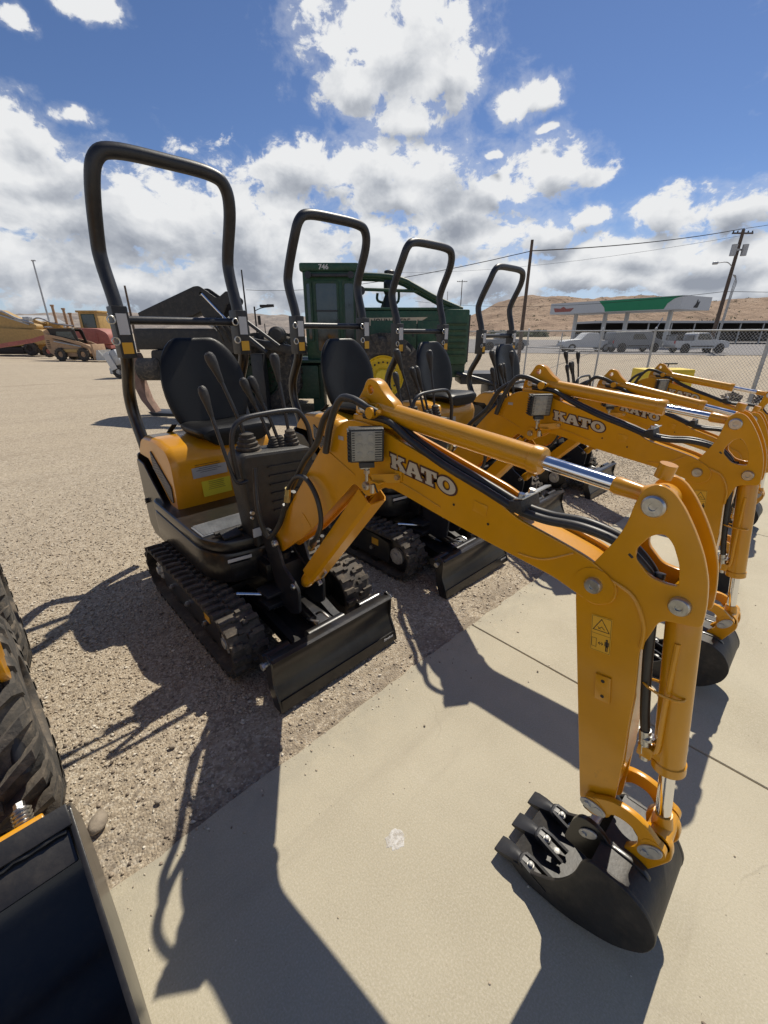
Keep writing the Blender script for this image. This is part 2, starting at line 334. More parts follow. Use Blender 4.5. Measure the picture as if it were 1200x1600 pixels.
def mat_concrete():
    m = bpy.data.materials.new('concrete'); m.use_nodes = True; t = m.node_tree; b = t.nodes['Principled BSDF']; q = NG(t)
    tc = q.n('ShaderNodeTexCoord').outputs['Object']
    c = q.mix(q.mr(q.noise(tc, 1.1, 8, .62), .3, .7), (.385, .342, .245), (.46, .412, .30))
    c = q.mix(q.mr(q.noise(tc, 170, 4, .7), .40, .72, 0, .5), c, (.60, .54, .44))
    c = q.mix(q.mr(q.noise(tc, 90, 5, .7), .60, .75, 0, .35), c, (.24, .20, .15))
    vo = q.n('ShaderNodeTexVoronoi'); q.put(vo.inputs['Vector'], tc); vo.inputs['Scale'].default_value = 55
    c = q.mix(q.mr(vo.outputs['Distance'], .05, .14, .30, 0), c, (.22, .17, .12))
    st = q.noise(tc, 3.2, 8, .7, .6); c = q.mix(q.mr(st, .56, .76, 0, .45), c, (.36, .31, .235))
    st2 = q.noise(tc, .8, 9, .75, 1.2); c = q.mix(q.mr(st2, .50, .62, 0, .30), c, (.50, .452, .335))
    sp = q.n('ShaderNodeSeparateXYZ'); t.links.new(tc, sp.inputs[0])
    ed = q.m('MULTIPLY', q.mr(sp.outputs[1], .86, 1.14, 0, 1.0), q.mr(q.noise(tc, 7, 7, .7), .36, .66))
    c = q.mix(q.m('MULTIPLY', ed, .7), c, (.34, .31, .24))
    wv = q.n('ShaderNodeTexWave', wave_type='BANDS', bands_direction='X'); q.put(wv.inputs['Vector'], tc); wv.inputs['Scale'].default_value = 42; wv.inputs['Distortion'].default_value = 6; wv.inputs['Detail'].default_value = 4; wv.inputs['Detail Scale'].default_value = 3
    c = q.mix(q.m('MULTIPLY', wv.outputs['Fac'], .07), c, (.62, .57, .46))
    cr = q.n('ShaderNodeTexVoronoi', feature='DISTANCE_TO_EDGE'); wp = q.v('ADD', tc, q.v('SCALE', q.comb(q.noise(tc, 1.3, 3, .5), q.noise(q.v('ADD', tc, (5.1, 2.2, 0)), 1.3, 3, .5)))); q.put(cr.inputs['Vector'], wp); cr.inputs['Scale'].default_value = .62
    c = q.mix(q.m('MULTIPLY', q.mr(cr.outputs['Distance'], .0, .0022, .20, 0), q.mr(q.noise(tc, .9, 4, .6), .50, .62)), c, (.20, .165, .12))
    sc_ = q.noise(q.v('MULTIPLY', tc, (9, 1.2, 1)), 1.6, 8, .7); c = q.mix(q.mr(sc_, .60, .78, 0, .28), c, (.60, .55, .46))
    tm = q.n('ShaderNodeMapping'); tm.inputs['Rotation'].default_value = (0, 0, -.35); tm.inputs['Scale'].default_value = (.35, 3.2, 1); q.put(tm.inputs['Vector'], tc)
    c = q.mix(q.m('MULTIPLY', q.mr(q.noise(tm.outputs[0], 1.3, 7, .66, .2), .55, .72), .30), c, (.30, .26, .195))
    oil = q.noise(tc, 2.1, 3, .4); c = q.mix(q.m('MULTIPLY', q.mr(oil, .70, .76), .35), c, (.22, .185, .135))
    dk = q.noise(tc, 24, 6, .72); c = q.mix(q.mr(dk, .66, .78, 0, .5), c, (.25, .21, .16))
    q.put(b.inputs['Base Color'], c); b.inputs['Roughness'].default_value = .82; b.inputs['Specular IOR Level'].default_value = .3
    bp = q.n('ShaderNodeBump'); bp.inputs['Strength'].default_value = .35; bp.inputs['Distance'].default_value = .004
    q.put(bp.inputs['Height'], q.m('ADD', q.noise(tc, 120, 5, .7), q.m('MULTIPLY', q.noise(tc, 14, 4, .6), .7))); t.links.new(bp.outputs[0], b.inputs['Normal'])
    return m
M['concrete'] = mat_concrete()
def simple_noise_mat(name, ramp, scale, rough=.9, detail=8, bump=0.3, bs=None, dist=.02):
    m = bpy.data.materials.new(name); m.use_nodes = True; t = m.node_tree; b = t.nodes['Principled BSDF']; q = NG(t)
    tc = q.n('ShaderNodeTexCoord').outputs['Object']; nz = q.noise(tc, scale, detail, .68)
    q.put(b.inputs['Base Color'], q.ramp(nz, ramp)); b.inputs['Roughness'].default_value = rough; b.inputs['Specular IOR Level'].default_value = .25
    bp = q.n('ShaderNodeBump'); bp.inputs['Strength'].default_value = bump; bp.inputs['Distance'].default_value = dist
    q.put(bp.inputs['Height'], q.noise(tc, bs or scale*4, 6, .65)); t.links.new(bp.outputs[0], b.inputs['Normal'])
    return m
M['asphalt'] = simple_noise_mat('asphalt', [(.3, (.20, .19, .185)), (.7, (.27, .255, .245))], .3)
M['hill'] = simple_noise_mat('dry_hillside', [(.30, (.17, .115, .075)), (.45, (.29, .20, .135)), (.6, (.36, .255, .175)), (.75, (.40, .31, .22))], .05, bump=1.0, bs=.12, dist=4)
M['hillfar'] = simple_noise_mat('far_hillside', [(.3, (.16, .15, .145)), (.5, (.27, .23, .20)), (.7, (.38, .33, .28))], .02, bump=1.0, bs=.03, dist=8)
M['bush'] = simple_noise_mat('sage_foliage', [(.3, (.035, .045, .02)), (.7, (.10, .11, .055))], 3)

# ground: fine strips near the machines, one sheet out to the horizon
xs = [-3000, -800, -200, -60, -20, -8, -4, -2, 0, 1, 1.796, 4, 6, 8.3, 14, 30, 80, 250, 800, 3000]
ys = [-3000, -600, -100, -20, -4, 0, 1.1, 1.6, 3, 6, 12, 30, 80, 250, 800, 3000]
mb = MB(); mb.add([(x, y, gz(x)-.014) for y in ys for x in xs], [(j*len(xs)+i, j*len(xs)+i+1, (j+1)*len(xs)+i+1, (j+1)*len(xs)+i) for j in range(len(ys)-1) for i in range(len(xs)-1)])
gr = mb.build('ground', M['gravel'], smooth=False); gr['kind'] = 'structure'; gr['label'] = 'tan gravel yard'

# concrete apron: slabs split by sawn joints
apron = bpy.data.objects.new('pavement', None); COL.objects.link(apron); apron['kind'] = 'structure'; apron['label'] = 'pale concrete apron of large slabs beside the gravel'
JX = [-7.6, -4.45, -1.3, 1.796, 4.9, 8.3]; JY = [-6.0, -2.2, 1.137]
def slab(x0, x1, y0, y1):
    gp = .0035; x0 += gp; x1 -= gp; y0 += gp; y1 -= 0 if y1 > 1 else gp
    N = 46; rag = []
    for i in range(N+1):
        x = x0+(x1-x0)*i/N
        rag.append((x, y1-(0 if y1 < 1 else .016*abs(noise.fractal((x*9, 1.3, 0), 1.0, 2.0, 4)) + (.014*max(0, noise.noise((x*23, 5, 0)))))))
    m = MB()
    top = [(x0+.003, y0+.003)] + [(x1-.003, y0+.003)] + [(min(max(a, x0+.003), x1-.003), b-.003) for a, b in rag[::-1]]
    bot = [(x0, y0), (x1, y0)] + rag[::-1]
    n = len(top)
    vs = [(x, y, gz(x)) for x, y in top]+[(x, y, gz(x)-.004) for x, y in bot]+[(x, y, gz(x)-.06) for x, y in bot]
    fs = [tuple(range(n))]+[(k*n+i, k*n+(i+1) % n, (k+1)*n+(i+1) % n, (k+1)*n+i) for k in (0, 1) for i in range(n)]
    m.add(vs, fs)
    o = m.build('slab', M['concrete'], apron, smooth=False)
# slabs must bend with the fall of the yard, so break them at the start of the slope
for j in range(2):
    for i in range(5):
        slab(JX[i], JX[i+1], JY[j], JY[j+1])
m = MB(); m.add([(x, y, gz(x)-.006-.006) for y in (-6, 1.11) for x in (-7.6, 1.796, 8.3)], [(0, 1, 4, 3), (1, 2, 5, 4)])
o = m.build('joint_filler', simple_noise_mat('joint_dirt', [(.3, (.07, .055, .04)), (.7, (.13, .10, .08))], 9), apron)

# road and hills in the distance
m = MB(); NE = [(-60, 62), (-2, 47), (30, 39.5), (160, 12), (300, -16)]; FE = [(-60, 215), (40, 128), (110, 118), (220, 112), (340, 110)]
def along(P_, t):
    k = min(int(t*(len(P_)-1)), len(P_)-2); u = t*(len(P_)-1)-k; return (P_[k][0]*(1-u)+P_[k+1][0]*u, P_[k][1]*(1-u)+P_[k+1][1]*u)
vs = []
for i in range(161):
    t_ = i/160; a0, b0 = along(NE, t_); a1, b1 = along(FE, t_); p = W(a0, b0+.8*noise.fractal((a0*.25, 0, 0), 1, 2, 4), -.205); q_ = W(a1, b1, -.205); vs += [p, q_]
m.add(vs, [(2*i, 2*i+2, 2*i+3, 2*i+1) for i in range(160)])
ro = m.build('road', M['asphalt'], smooth=False); ro['kind'] = 'structure'; ro['label'] = 'pale grey asphalt street'

def hillmesh(name, a0, a1, b0, b1, na, nb, fn, mt, label):
    m = MB(); vs = []
    for j in range(nb):
        for i in range(na):
            a = a0+(a1-a0)*i/(na-1); t = j/(nb-1); b = b0+(b1-b0)*t; p = W(a, b); p.z = fn(a, b, t); vs.append(p)
    m.add(vs, [(j*na+i, j*na+i+1, (j+1)*na+i+1, (j+1)*na+i) for j in range(nb-1) for i in range(na-1)])
    o = m.build(name, mt, smooth=True); o['kind'] = 'structure'; o['label'] = label; return o
def sm(t): t = min(max(t, 0), 1); return t*t*(3-2*t)
def h1(a, b, t):
    ridge = 29*sm((a-40)/90)*(1-.16*sm((a-210)/70)+.10*sm((a-290)/60))+3
    ridge += 3.0*noise.fractal((a*.013, b*.011, 2), 1, 2, 4)
    f = sm(t*1.45)
    gul = 4.2*noise.fractal((a*.035, b*.022, 5), .9, 2.1, 5)*sm(t*3)
    return -1.0+ridge*f*1.0+gul*.8*(1 if t < .75 else .4)-(ridge*.8*sm((t-.8)*5))
hillmesh('hill', -60, 560, 205, 520, 200, 60, h1, M['hill'], 'dry tan hillside dotted with scrub')
def h2(a, b, t):
    ridge = 58+9*noise.fractal((a*.0022, 0, 1), 1, 2, 4)-20*sm((a+500)/500)
    return -2+ridge*sm(t*1.6)+9*noise.fractal((a*.010, b*.008, 5), .9, 2.1, 5)*sm(t*3)-50*sm((t-.85)*6)
hillmesh('hills', -2600, 300, 1050, 1800, 220, 40, h2, M['hillfar'], 'low grey-brown ridge along the far horizon')

# ------------------------------------------------------------------ mini excavator
Y0 = 2.3
O3 = (0, Y0, 0)
KATO = {'K': ([(0, 0), (.45, 0), (.45, .18), (.38, .18), (.38, .38), (.46, .46), (.66, .18), (.60, .18), (.60, 0), (1.10, 0), (1.10, .18), (1.02, .18), (.70, .64), (.88, .82), (1.0, .82), (1.0, 1), (.54, 1), (.54, .82), (.60, .82), (.38, .60), (.38, .82), (.45, .82), (.45, 1), (0, 1), (0, .82), (.08, .82), (.08, .18), (0, .18)], []),
        'A': ([(0, 0), (.42, 0), (.42, .17), (.37, .17), (.40, .27), (.70, .27), (.73, .17), (.68, .17), (.68, 0), (1.14, 0), (1.14, .17), (1.06, .17), (.80, 1), (.34, 1), (.07, .17), (0, .17)], [[(.46, .44), (.64, .44), (.55, .74)]]),
        'T': ([(.24, 0), (.76, 0), (.76, .17), (.67, .17), (.67, .82), (.78, .82), (.82, .62), (1.0, .62), (1.0, 1), (0, 1), (0, .62), (.18, .62), (.22, .82), (.33, .82), (.33, .17), (.24, .17)], []),
        'O': ([(.55+.55*math.cos(a)*1, .5+.53*math.sin(a)) for a in [2*math.pi*i/28 for i in range(28)]], [[(.55+.23*math.cos(a), .5+.31*math.sin(a)) for a in [2*math.pi*i/20 for i in range(20)]]])}
def grow(poly, d):
    # push a polygon outwards by d along its corner normals
    n = len(poly); ar = sum(poly[i-1][0]*poly[i][1]-poly[i][0]*poly[i-1][1] for i in range(n)); sg = 1 if ar > 0 else -1; out = []
    for i in range(n):
        a = Vector(poly[i-1]); b = Vector(poly[i]); c = Vector(poly[(i+1) % n])
        d1 = (b-a).normalized(); d2 = (c-b).normalized(); n1 = Vector((d1.y, -d1.x))*sg; n2 = Vector((d2.y, -d2.x))*sg
        k = n1+n2; k = k/max(.35, k.dot(n1)); out.append((b.x+k.x*d, b.y+k.y*d))
    return out

def track(root, xc, side):
    yr, yf, R, hw = 2.76, 1.775, .150, .09
    zc = R+.012
    # centre line of the belt
    def path(s_, off):          # s in metres along the loop
        L = yr-yf; c = math.pi*R; s_ %= 2*L+2*c
        if s_ < L: y, z, ny, nz = yr-s_, zc+R, 0, 1
        elif s_ < L+c: a = (s_-L)/R; y, z, ny, nz = yf-R*math.sin(a), zc+R*math.cos(a), -math.sin(a), math.cos(a)
        elif s_ < 2*L+c: y, z, ny, nz = yf+(s_-L-c), zc-R, 0, -1
        else: a = (s_-2*L-c)/R; y, z, ny, nz = yr+R*math.sin(a), zc-R*math.cos(a), math.sin(a), -math.cos(a)
        return Vector((0, y+ny*off, z+nz*off))
    T = 2*(yr-yf)+2*math.pi*R; b = MB(); N = 132; th = .016
    prof = [(-hw, -th), (-hw, 0.0), (-hw+.006, .004), (hw-.006, .004), (hw, 0.0), (hw, -th)]; vs = []
    for i in range(N):
        for (x, o_) in prof:
            p = path(T*i/N, o_); vs.append((xc+x, p.y, p.z))
    k = len(prof); b.add(vs, [(i*k+j, i*k+(j+1) % k, ((i+1) % N)*k+(j+1) % k, ((i+1) % N)*k+j) for i in range(N) for j in range(k)])
    n = 44
    for i in range(n):
        for sd in (-1, 1):
            s0 = T*(i+(.0 if sd > 0 else .5))/n
            # an L-shaped block: wide shoulder and a narrower inner toe stepped forwards
            for (xa, xb, ds, w0, h) in ((.030, hw+.003, 0.0, .030, .022), (.004, .034, .009, .026, .022)):
                jit = random.uniform(-.001, .001)
                pts = []
                for (o_, ws) in ((.002, 1.0), (h, .72)):
                    for ss in (-1, 1):
                        for xx in (xa, xb):
                            p = path(s0+ds+ss*w0/2*ws+jit, o_); inset = 0 if o_ < .01 else .003
                            xo = xx-inset if xx == xb else xx+inset*.5
                            pts.append((xc+sd*xo, p.y, p.z))
                b.add(pts, [(0, 1, 3, 2), (4, 6, 7, 5), (0, 4, 5, 1), (2, 3, 7, 6), (0, 2, 6, 4), (1, 5, 7, 3)])
    tr = b.build('track', M['rubber'], root, O3)
    f = MB()
    f.plate(rnd([(1.84, .075), (2.70, .075), (2.70, .22), (2.55, .265), (1.98, .265), (1.84, .24)], .03), [], xc-.055, xc+.055, .006)
    f.box((xc, 2.28, .30-.012), (.05, .12, .03), bev=.004)
    f.build('track_frame', M['black'], tr, O3)
    for yy, rr, nm in ((yf, .118, 'idler'), (yr, .118, 'sprocket')):
        q = MB(); q.lathe((xc-.035, yy, zc), (1, 0, 0), [(0, rr*.5), (.004, rr*.96), (.012, rr), (.058, rr), (.066, rr*.96), (.07, rr*.5)], 28)
        q.build(nm, M['black'], tr, O3)
        h = MB(); h.lathe((xc+side*.034, yy, zc), (side, 0, 0), [(0, .062), (.018, .060), (.022, .05), (.022, .028), (.036, .026), (.038, .02)], 24)
        for a in range(6): an = a*math.pi/3; h.cyl((xc+side*.05, yy+.045*math.cos(an), zc+.045*math.sin(an)), (xc+side*.062, yy+.045*math.cos(an), zc+.045*math.sin(an)), .007, n=6)
        h.build('hub', M['castzinc'], tr, O3)
    for yy in (2.02, 2.27, 2.52):
        q = MB(); q.lathe((xc-.045, yy, .062), (1, 0, 0), [(0, .03), (.005, .045), (.03, .045), (.032, .03), (.058, .03), (.06, .045), (.085, .045), (.09, .03)], 18)
        q.build('roller', M['black'], tr, O3)
        if side < 0 or True:
            q = MB(); q.cyl((xc+side*.056, yy, .15), (xc+side*.072, yy, .15), .016, n=6); q.cyl((xc+side*.07, yy, .15), (xc+side*.080, yy, .15), .009, n=10)
            q.build('bolt', M['zinc'], tr, O3)
    q = MB(); q.box((xc+side*.0575, 1.99, .205), (.002, .07, .05)); q.build('warning_label', M['oylabel'], tr, O3)

def warning_decal(parent, x, c, u, h, wv, mats=True):
    """flat printed decal on a side plate: centre c=(y,z), h size, leaning by u; faces -x"""
    ey = Vector((0, -math.cos(u), math.sin(u))); ez = Vector((0, math.sin(u), math.cos(u))); C = Vector((x, c[0], c[1]))
    def P(a, b, d=0): return C+ey*a+ez*b+Vector((-d, 0, 0))
    base = MB(); hw, hh = wv/2, h/2
    base.add([P(-hw, -hh), P(hw, -hh), P(hw, hh), P(-hw, hh), P(-hw, -hh, .0008), P(hw, -hh, .0008), P(hw, hh, .0008), P(-hw, hh, .0008)], [(0, 1, 2, 3), (4, 5, 6, 7), (0, 1, 5, 4), (1, 2, 6, 5), (2, 3, 7, 6), (3, 0, 4, 7)])
    o = base.build('warning_label', M['oylabel'], parent, O3, smooth=False)
    k = MB()
    def line(a, b, w_=.0012):
        a = Vector(a); b = Vector(b); d = (b-a).normalized(); nn = Vector((-d.y, d.x))*w_/2
        q = [a-nn-d*w_/2, b-nn+d*w_/2, b+nn+d*w_/2, a+nn-d*w_/2]; k.add([P(p.x, p.y, .0012) for p in q], [(0, 1, 2, 3)])
    for r0, r1 in (((-hw+.002, -hh+.002), (hw-.002, -hh+.002)), ((hw-.002, -hh+.002), (hw-.002, hh-.002)), ((hw-.002, hh-.002), (-hw+.002, hh-.002)), ((-hw+.002, hh-.002), (-hw+.002, -hh+.002)), ((-hw+.002, 0), (hw-.002, 0))): line(r0, r1, .0007)
    T_ = [(-hw*.78, h*.10), (hw*.78, h*.10), (0, h*.43)]
    for i in range(3): line(T_[i-1], T_[i], .0016)
    line((-.006, h*.15), (.001, h*.22), .0014); line((.001, h*.22), (.007, h*.16), .0014); line((-.008, h*.2), (-.002, h*.15), .0012)
    line((-hw*.2, -h*.25), (hw*.25, -h*.25), .0014); line((-hw*.2, -h*.25), (-hw*.05, -h*.21), .0012); line((-hw*.2, -h*.25), (-hw*.05, -h*.29), .0012); line((hw*.25, -h*.25), (hw*.1, -h*.21), .0012); line((hw*.25, -h*.25), (hw*.1, -h*.29), .0012)
    bx = [(-hw*.85, -h*.38), (-hw*.4, -h*.38), (-hw*.4, -h*.14), (-hw*.85, -h*.14)]
    for i in range(4): line(bx[i-1], bx[i], .0009)
    x0 = hw*.62; k.add([P(x0+.0028*math.cos(a), -h*.11+.0028*math.sin(a), .0012) for a in [i*math.pi/4 for i in range(8)]], [tuple(range(8))])
    line((x0, -h*.17), (x0, -h*.28), .0055); line((x0-.004, -h*.17), (x0-.004, -h*.27), .0018); line((x0+.004, -h*.17), (x0+.004, -h*.27), .0018)
    line((x0-.0015, -h*.28), (x0-.0015, -h*.42), .0022); line((x0+.0018, -h*.28), (x0+.0018, -h*.42), .0022)
    k.build('pictogram', M['ink'], o, O3, smooth=False)
    return o

def excavator(loc, label, boom_rot=0.0, bar=1.0, hofs=(0, 0)):
    root = thing('mini_excavator', label, 'excavator', loc, 0, 'mini excavators parked in a row at the edge of the slab')
    FT = (1.76, .618)
    cr, sr = math.cos(boom_rot), math.sin(boom_rot)
    def TB(v):                   # boom group turned about its foot pin
        v = Vector(v); y, z = v.y-FT[0], v.z-FT[1]; return Vector((v.x, FT[0]+y*cr+z*sr, FT[1]-y*sr+z*cr))
    def put(mbld): mbld.v = [tuple(TB(v)) for v in mbld.v]; return mbld
    def big(b_, k, par=None):      # house pieces: drawn at k = 1, then sized and set back (offset measured from the shadows on the ground)
        b_.v = [(v[0]*k+(k-1)+hofs[0], v[1]*k+hofs[1], v[2]*k-(k-1)*1.6) for v in b_.v]
        if k == 1.19 and bar != 1: b_.v = [(.2+(x-.2)*bar, 3.2+(y-3.2)*bar, 1.67+(z-1.67)*bar if z > 1.67 else z) for x, y, z in b_.v]
        return b_
    # -- undercarriage
    for s in (-1, 1): track(root, s*.345, s)
    b = MB(); b.box((0, 2.27, .215), (.52, .42, .14), bev=.012); b.box((0, 2.27, .17), (.62, .14, .08), bev=.01); b.cyl((0, 2.3, .28), (0, 2.3, .36), .17, n=32)
    for s in (-1, 1): b.box((s*.14, 1.98, .20), (.03, .3, .11), bev=.004)
    b.build('undercarriage', M['black'], root, O3)
    # -- dozer blade
    dm = (.009, .363)
    prof = [(1.345, 0), (1.352, .05), (1.385, .11), (1.405, .17), (1.40, .225), (1.378, .262)]
    outer = prof+[(1.392, .270), (1.418, .228), (1.422, .17), (1.402, .105), (1.368, .048), (1.36, 0)]
    b = MB(); b.prism(outer, dm[0]-dm[1], dm[0]+dm[1]); b.box((dm[0], 1.351, .03), (dm[1]*2-.004, .012, .06), R=Matrix.Rotation(-.12, 3, 'X'))
    bl = b.build('dozer_blade', M['black'], root, O3)
    b = MB(); b.box((dm[0], 1.412, .262), (dm[1]*2, .045, .012), R=Matrix.Rotation(-.15, 3, 'X'), bev=.003); b.build('top_lip', M['black'], bl, O3)
    for s in (-1, 1):
        b = MB(); b.plate(rnd([(1.338, 0), (1.352, .06), (1.39, .14), (1.385, .262), (1.425, .285), (1.445, .25), (1.44, .1), (1.40, 0)], .008), [], dm[0]+s*(dm[1]+.004)-.005, dm[0]+s*(dm[1]+.004)+.005, .001)
        b.build('end_plate', M['black'], bl, O3)
        b = MB(); b.cyl((dm[0]+s*.355, 1.425, .235), (dm[0]+s*.395, 1.425, .235), .012, n=14); b.cyl((dm[0]+s*.385, 1.425, .235), (dm[0]+s*.398, 1.425, .235), .017, n=6); b.build('bolt', M['zinc'], bl, O3)
        b = MB(); b.bar([(s*.15, 2.05, .20), (s*.15, 1.80, .19), (s*.14, 1.60, .14), (s*.14, 1.42, .13)], .045, .07); b.build('blade_arm', M['black'], bl, O3)
        b = MB(); b.cyl((s*.29-.07, 1.475, .225), (s*.29+.07, 1.475, .225), .030, n=24); b.box((s*.29, 1.45, .20), (.10, .05, .05), bev=.004); b.build('pivot_tube', M['black'], bl, O3)
    b = MB(); b.cyl((-.11, 1.475, .215), (.11, 1.475, .215), .032, n=24); b.build('pivot_tube', M['black'], bl, O3)
    b = MB(); b.box((0, 1.66, .165), (.24, .34, .012), R=Matrix.Rotation(.06, 3, 'X'), bev=.002); b.build('arm_plate', M['black'], bl, O3)
    b = MB(); b.cyl((0, 1.85, .24), (0, 1.60, .19), .028, n=20); b.build('lift_cylinder', M['black'], bl, O3)
    b = MB(); b.cyl((0, 1.60, .19), (0, 1.47, .175), .013, n=16); b.build('rod', M['chrome'], bl, O3)
    b = MB(); b.tube([(-.03, 1.60, .215), (-.045, 1.53, .25), (-.03, 1.49, .255)], .007, smooth=4); b.tube([(.03, 1.60, .215), (.025, 1.54, .26), (.03, 1.49, .252)], .007, smooth=4); b.build('fitting', M['zinc'], bl, O3)
    vs, fs = text_mesh('Strobes', .022, .0006)
    b = MB(); b.add([Vector((dm[0]+dm[1]-.055+v.x, 1.3435-.0018-v.z+.02*0, .045+v.y)) for v in vs], fs); b.build('lettering', M['label'], bl, O3, smooth=False)
    # -- house
    plan = rnd([(-.33, 2.90), (-.335, 2.12), (-.265, 1.965), (-.10, 1.93), (.10, 1.93), (.265, 1.965), (.335, 2.12), (.33, 2.90), (.2, 3.0), (-.2, 3.0)], [.06, .1, .08, .05, .05, .08, .1, .06, .1, .1])
    b = MB(); b.plate(plan, [], .355, .535, .018, axis='z'); b.plate(grow(plan, -.004), [], .54, .60, .012, axis='z')
    b.box((0, 1.90, .42), (.22, .14, .10), bev=.015)
    hs = b.build('house_frame', M['black'], root, O3)
    b = MB(); b.box((-.20, 1.935, .505), (.125, .003, .018), R=Matrix.Rotation(-.16, 3, 'Z')); b.build('label_strip', M['label'], hs, O3)
    b = MB(); b.box((-.20, 1.937, .470), (.11, .006, .028), R=Matrix.Rotation(-.16, 3, 'Z'), bev=.002); b.build('recess', M['plastic'], hs, O3)
    # footwell mat with ribs
    b = MB(); b.box((-.14, 2.19, .604), (.34, .16, .008), bev=.002)
    for i in range(11): b.box((-.14, 2.12+i*.0145, .610), (.32, .006, .006))
    b.build('floor_mat', M['tread'], hs, O3)
    b = MB(); b.box((-.19, 2.03, .615), (.10, .07, .014), R=Matrix.Rotation(.25, 3, 'X'), bev=.003); b.box((-.05, 2.03, .615), (.08, .07, .014), R=Matrix.Rotation(.25, 3, 'X'), bev=.003); b.cyl((-.26, 2.07, .618), (.02, 2.07, .618), .012, n=10)
    b.build('pedal', M['plastic'], hs, O3)
    # rear skirt panels
    for s in (-1, 1):
        b = MB(); b.plate(rnd([(2.40, .36), (2.36, .585), (2.46, .60), (2.72, .78), (2.82, .86), (2.95, .87), (2.98, .42), (2.9, .36)], .02), [circ((2.84, .62), .012, 10)], s*.337-.006, s*.337+.006, .003)
        big(b, 1.08).build('side_panel', M['black'], hs, O3)
        b = MB(); b.cyl((s*.34, 2.90, .60), (s*.36, 2.90, .60), .016, n=12); big(b, 1.08).build('latch_knob', M['plastic'], hs, O3)
    b = MB(); b.plate(rnd([(-.33, .42), (.33, .42), (.33, .90), (-.33, .90)], .03), [], 2.965, 2.985, .004, axis='y'); big(b, 1.08).build('rear_panel', M['black'], hs, O3)
    # -- engine hood
    sec = rnd([(2.405, .603), (2.375, .94), (2.42, 1.02), (2.60, 1.045), (2.86, 1.03), (2.955, .93), (2.955, .905), (2.79, .905), (2.72, .84), (2.46, .632)], [.01, .05, .06, .05, .08, .03, 0, 0, .02, .02])
    b = MB(); bm = bmesh.new(); n = len(sec); K = 7; vs = []
    for k in range(K+1):
        for side in (0,):
            pass
    # body widened in the middle, shoulders rounded
    xsn = [(-.315, .90), (-.300, .965), (-.275, 1.0), (.275, 1.0), (.300, .965), (.315, .90)]
    cy, cz = 2.66, .84; vs = []
    for (x, sc) in xsn:
        for (y, z) in sec: vs.append((x, cy+(y-cy)*(.965+.035*(sc-.9)/.1), cz+(z-cz)*(.90+.10*(sc-.9)/.1) if z > cz else z))
    n = len(sec); fs = [(k*n+i, k*n+(i+1) % n, (k+1)*n+(i+1) % n, (k+1)*n+i) for k in range(len(xsn)-1) for i in range(n)]+[tuple(range(n)), tuple(range((len(xsn)-1)*n, len(xsn)*n))]
    b.add(vs, fs); bm.free()
    hd = big(b, 1.08).build('engine_hood', M['orange'], root, O3)
    for s in (-1, 1):
        b = MB(); b.plate(rnd([(2.705, .965), (2.44, .80), (2.452, .70), (2.50, .70), (2.705, .86)], .015), [], s*.3165-.0035, s*.3165+.0035, .001); g1 = big(b, 1.08).build('grille', M['plastic'], hd, O3)
        b = MB()
        for i in range(13):
            t = i/12; y = 2.70-.25*t; b.box((s*.3215, y, .905-.155*t), (.003, .0045, .105-.03*t))
        for i in range(7):
            t = i/6; b.bar([(s*.3215, 2.70, .955-.095*t), (s*.3215, 2.45, .795-.085*t)], .003, .0045)
        big(b, 1.08).build('mesh', M['tread'], g1, O3)
    b = MB(); b.box((-.113, 2.379, .885), (.20, .003, .088), R=Matrix.Rotation(-.07, 3, 'X')); lb = big(b, 1.08).build('data_label', M['greylabel'], hd, O3)
    b = MB()
    for i in range(6): b.box((-.113+random.uniform(-.01, .0), 2.3765, .915-i*.011), (.15*random.uniform(.6, 1), .0006, .0022), R=Matrix.Rotation(-.07, 3, 'X'))
    big(b, 1.08).build('print', M['ink'], lb, O3, smooth=False)
    b = MB(); b.box((-.085, 2.385, .770), (.17, .003, .10), R=Matrix.Rotation(-.07, 3, 'X')); lb = big(b, 1.08).build('caution_label', M['ylabel'], hd, O3)
    b = MB()
    for i in range(7): b.box((-.085, 2.3825, .803-i*.011), (.14*random.uniform(.6, 1), .0006, .0018), R=Matrix.Rotation(-.07, 3, 'X'))
    big(b, 1.08).build('print', M['ink'], lb, O3, smooth=False)
    # -- seat: shell back and cushion
    def cushion(name, pts, mt, par): pass
    def shell(wf, rows, thick, name, par):
        # rows: (y,z,halfwidth,dish) up the seat; front surface dished, wrapped round to the back
        b = MB(); nx = 12; vs = []; m_ = len(rows)
        for (y, z, hw_, dish, ny, nz) in rows:
            for i in range(nx+1):
                u = -1+2*i/nx; k = dish*(u*u)*1.0; e = (1-abs(u)**6)
                vs.append((u*hw_, y+ny*(k+thick*.5*e), z+nz*(k+thick*.5*e)))
        for (y, z, hw_, dish, ny, nz) in rows:
            for i in range(nx+1):
                u = -1+2*i/nx; k = dish*(u*u)*.6; e = (1-abs(u)**6)
                vs.append((u*hw_, y+ny*(k-thick*(.2+.8*e)), z+nz*(k-thick*(.2+.8*e))))
        q = nx+1; N_ = m_*q; fs = []
        for j in range(m_-1):
            for i in range(nx):
                fs.append((j*q+i, j*q+i+1, (j+1)*q+i+1, (j+1)*q+i)); fs.append((N_+j*q+i, N_+(j+1)*q+i, N_+(j+1)*q+i+1, N_+j*q+i+1))
            fs.append((j*q, (j+1)*q, N_+(j+1)*q, N_+j*q)); fs.append((j*q+nx, N_+j*q+nx, N_+(j+1)*q+nx, (j+1)*q+nx))
        for i in range(nx): fs.append((i, N_+i, N_+i+1, i+1)); fs.append(((m_-1)*q+i, (m_-1)*q+i+1, N_+(m_-1)*q+i+1, N_+(m_-1)*q+i))
        b.add(vs, fs); o = big(b, 1.18).build(name, M['vinyl'], par, O3)
